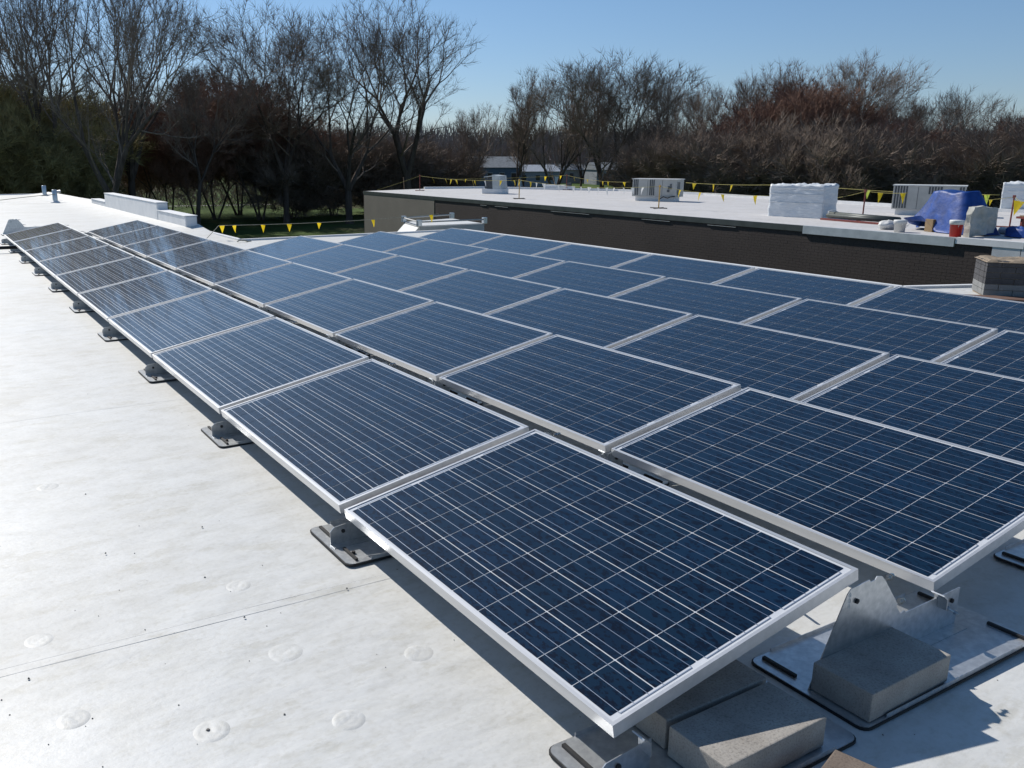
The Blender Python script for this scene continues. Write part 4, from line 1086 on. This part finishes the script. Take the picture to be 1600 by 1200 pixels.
for i, (px, top, ds, wx) in enumerate([(1085, 224, 78, 1.), (1150, 222, 76, 1.), (1215, 212, 77, 1.), (1275, 218, 75, 1.1), (1325, 216, 77, 1.), (1385, 228, 75, 1.), (1440, 226, 76, 1.1), (1500, 226, 75, 1.), (1555, 226, 74, 1.), (1620, 205, 76, 1.), (1035, 225, 82, .9)]):
    T_(px, top, ds, 'scrub', 'many stemmed leafless scrub tree in the right thicket, ' + ['first from its left end', 'left of the wrapped unit', 'behind the wrapped unit', 'right behind the wrapped unit', 'behind the red stanchion', 'left behind the long unit', 'behind the blue tarp', 'right of the tarp', 'left of the right wrapped unit', 'beyond the right picture edge', 'alone behind the grey unit'][i], wx, name='scrub_tree', group='scrub trees of the right thicket')
for i, (px, top, ds, wx) in enumerate([(455, 225, 92, 1.2), (520, 215, 96, 1.2), (590, 220, 99, 1.2), (655, 232, 104, 1.2), (700, 240, 112, 1.)]):
    T_(px, top, ds, 'scrub', 'leafless scrub tree under the great forked trees, ' + ['leftmost', 'second from left', 'middle one', 'behind the tan wall', 'rightmost'][i], wx, name='scrub_tree', group='scrub under the great forked trees')

# brush and far woods as masses
def brush(name, mat, label, n, px0, px1, d0, d1, topf, w, Lr, seed, spread=.55, ulo=0.):
    rg = np.random.default_rng(seed)
    px = rg.uniform(px0, px1, n); dist = rg.uniform(d0, d1, n); u = rg.uniform(ulo, 1, n) ** .85
    ts = np.array([topf(p) for p in px]) + rg.normal(0, 4.5, n)
    V = np.zeros((n, 3, 3)); 
    cy, sy_ = math.cos(YAW), math.sin(YAW)
    lat = (px - 800 - SHX) / FPX / 1.0334
    f = dist / np.sqrt(1 + lat ** 2)
    X = EYE.x + f * (sy_ + lat * cy); Y = EYE.y + f * (cy - lat * sy_)
    ztop = EYE.z + (247 - ts) / FPX / 1.068 * f
    Z = GZ + (ztop - GZ) * u
    L = rg.uniform(Lr[0], Lr[1], n)
    dx = rg.normal(0, spread, n); dy = rg.normal(0, spread, n); dz = rg.uniform(.4, 1.2, n); nrm = np.sqrt(dx**2 + dy**2 + dz**2)
    D = np.stack([dx / nrm, dy / nrm, dz / nrm], 1) * L[:, None]
    P = np.stack([X, Y, Z], 1); wd = rg.uniform(.5, 1.5, n) * w * .5
    a = rg.uniform(0, 6.28, n); Wv = np.stack([np.cos(a) * cy, -np.cos(a) * sy_, np.sin(a) * .4], 1) * wd[:, None]
    P[:, 2] -= L * .5
    P[:, 2] = np.maximum(P[:, 2], GZ - .1)
    v0 = P - Wv; v1 = P + Wv; v2 = P + D
    vs = np.stack([v0, v1, v2], 1).reshape(-1, 3)
    me = bpy.data.meshes.new(name); me.vertices.add(3 * n); me.vertices.foreach_set('co', vs.ravel())
    me.loops.add(3 * n); me.loops.foreach_set('vertex_index', np.arange(3 * n)); me.polygons.add(n)
    me.polygons.foreach_set('loop_start', np.arange(0, 3 * n, 3)); me.polygons.foreach_set('loop_total', np.full(n, 3)); me.update()
    me.materials.append(M[mat]); o = bpy.data.objects.new(name, me); COL.objects.link(o)
    tag(o, label, 'brush' if 'brush' in name else 'woods', kind='stuff'); return o
def interp(tab):
    xs = [t[0] for t in tab]; ys = [t[1] for t in tab]
    def f(x): return float(np.interp(x, xs, ys)) + 5 * NZ.noise(Vector((x * .03, 3, 0))) + 3 * NZ.noise(Vector((x * .11, 7, 0)))
    return f
fr_ = interp([(1000, 266), (1040, 245), (1070, 230), (1110, 218), (1160, 205), (1200, 188), (1250, 180), (1300, 195), (1345, 205), (1400, 222), (1500, 226), (1560, 208), (1640, 200), (1760, 190)])
brush('brush_thicket', 'brush', 'tangled leafless brush filling the right thicket behind the neighbouring roof', 40000, 1000, 1760, 76, 104, fr_, .07, (.7, 2.4), 1, spread=.8)
brush('brush_thicket', 'brush_red', 'reddish brown budding brush in the upper right thicket', 15000, 1060, 1760, 80, 100, lambda x: fr_(x) - 4, .06, (.5, 1.5), 2, spread=.8)
fl_ = interp([(-160, 175), (0, 185), (100, 195), (160, 205), (215, 190), (260, 175), (330, 160), (400, 165), (450, 190), (480, 205), (560, 215), (640, 222), (700, 235)])
brush('brush_thicket', 'brush_red', 'reddish leafless brush among the maples at left', 16000, 190, 480, 92, 108, lambda x: fl_(x) + 26, .06, (1.0, 3.0), 3, ulo=.38)
brush('brush_thicket', 'brush', 'dark tangled brush under the tall trees from the left edge to the tan wall', 20000, -160, 690, 112, 150, lambda x: fl_(x) + 38, .10, (1.2, 4.0), 4)
fo_ = interp([(-400, 212), (0, 210), (300, 205), (600, 203), (700, 200), (780, 206), (850, 204), (900, 196), (1000, 204), (1100, 205), (1300, 205), (1600, 200), (2200, 205)])
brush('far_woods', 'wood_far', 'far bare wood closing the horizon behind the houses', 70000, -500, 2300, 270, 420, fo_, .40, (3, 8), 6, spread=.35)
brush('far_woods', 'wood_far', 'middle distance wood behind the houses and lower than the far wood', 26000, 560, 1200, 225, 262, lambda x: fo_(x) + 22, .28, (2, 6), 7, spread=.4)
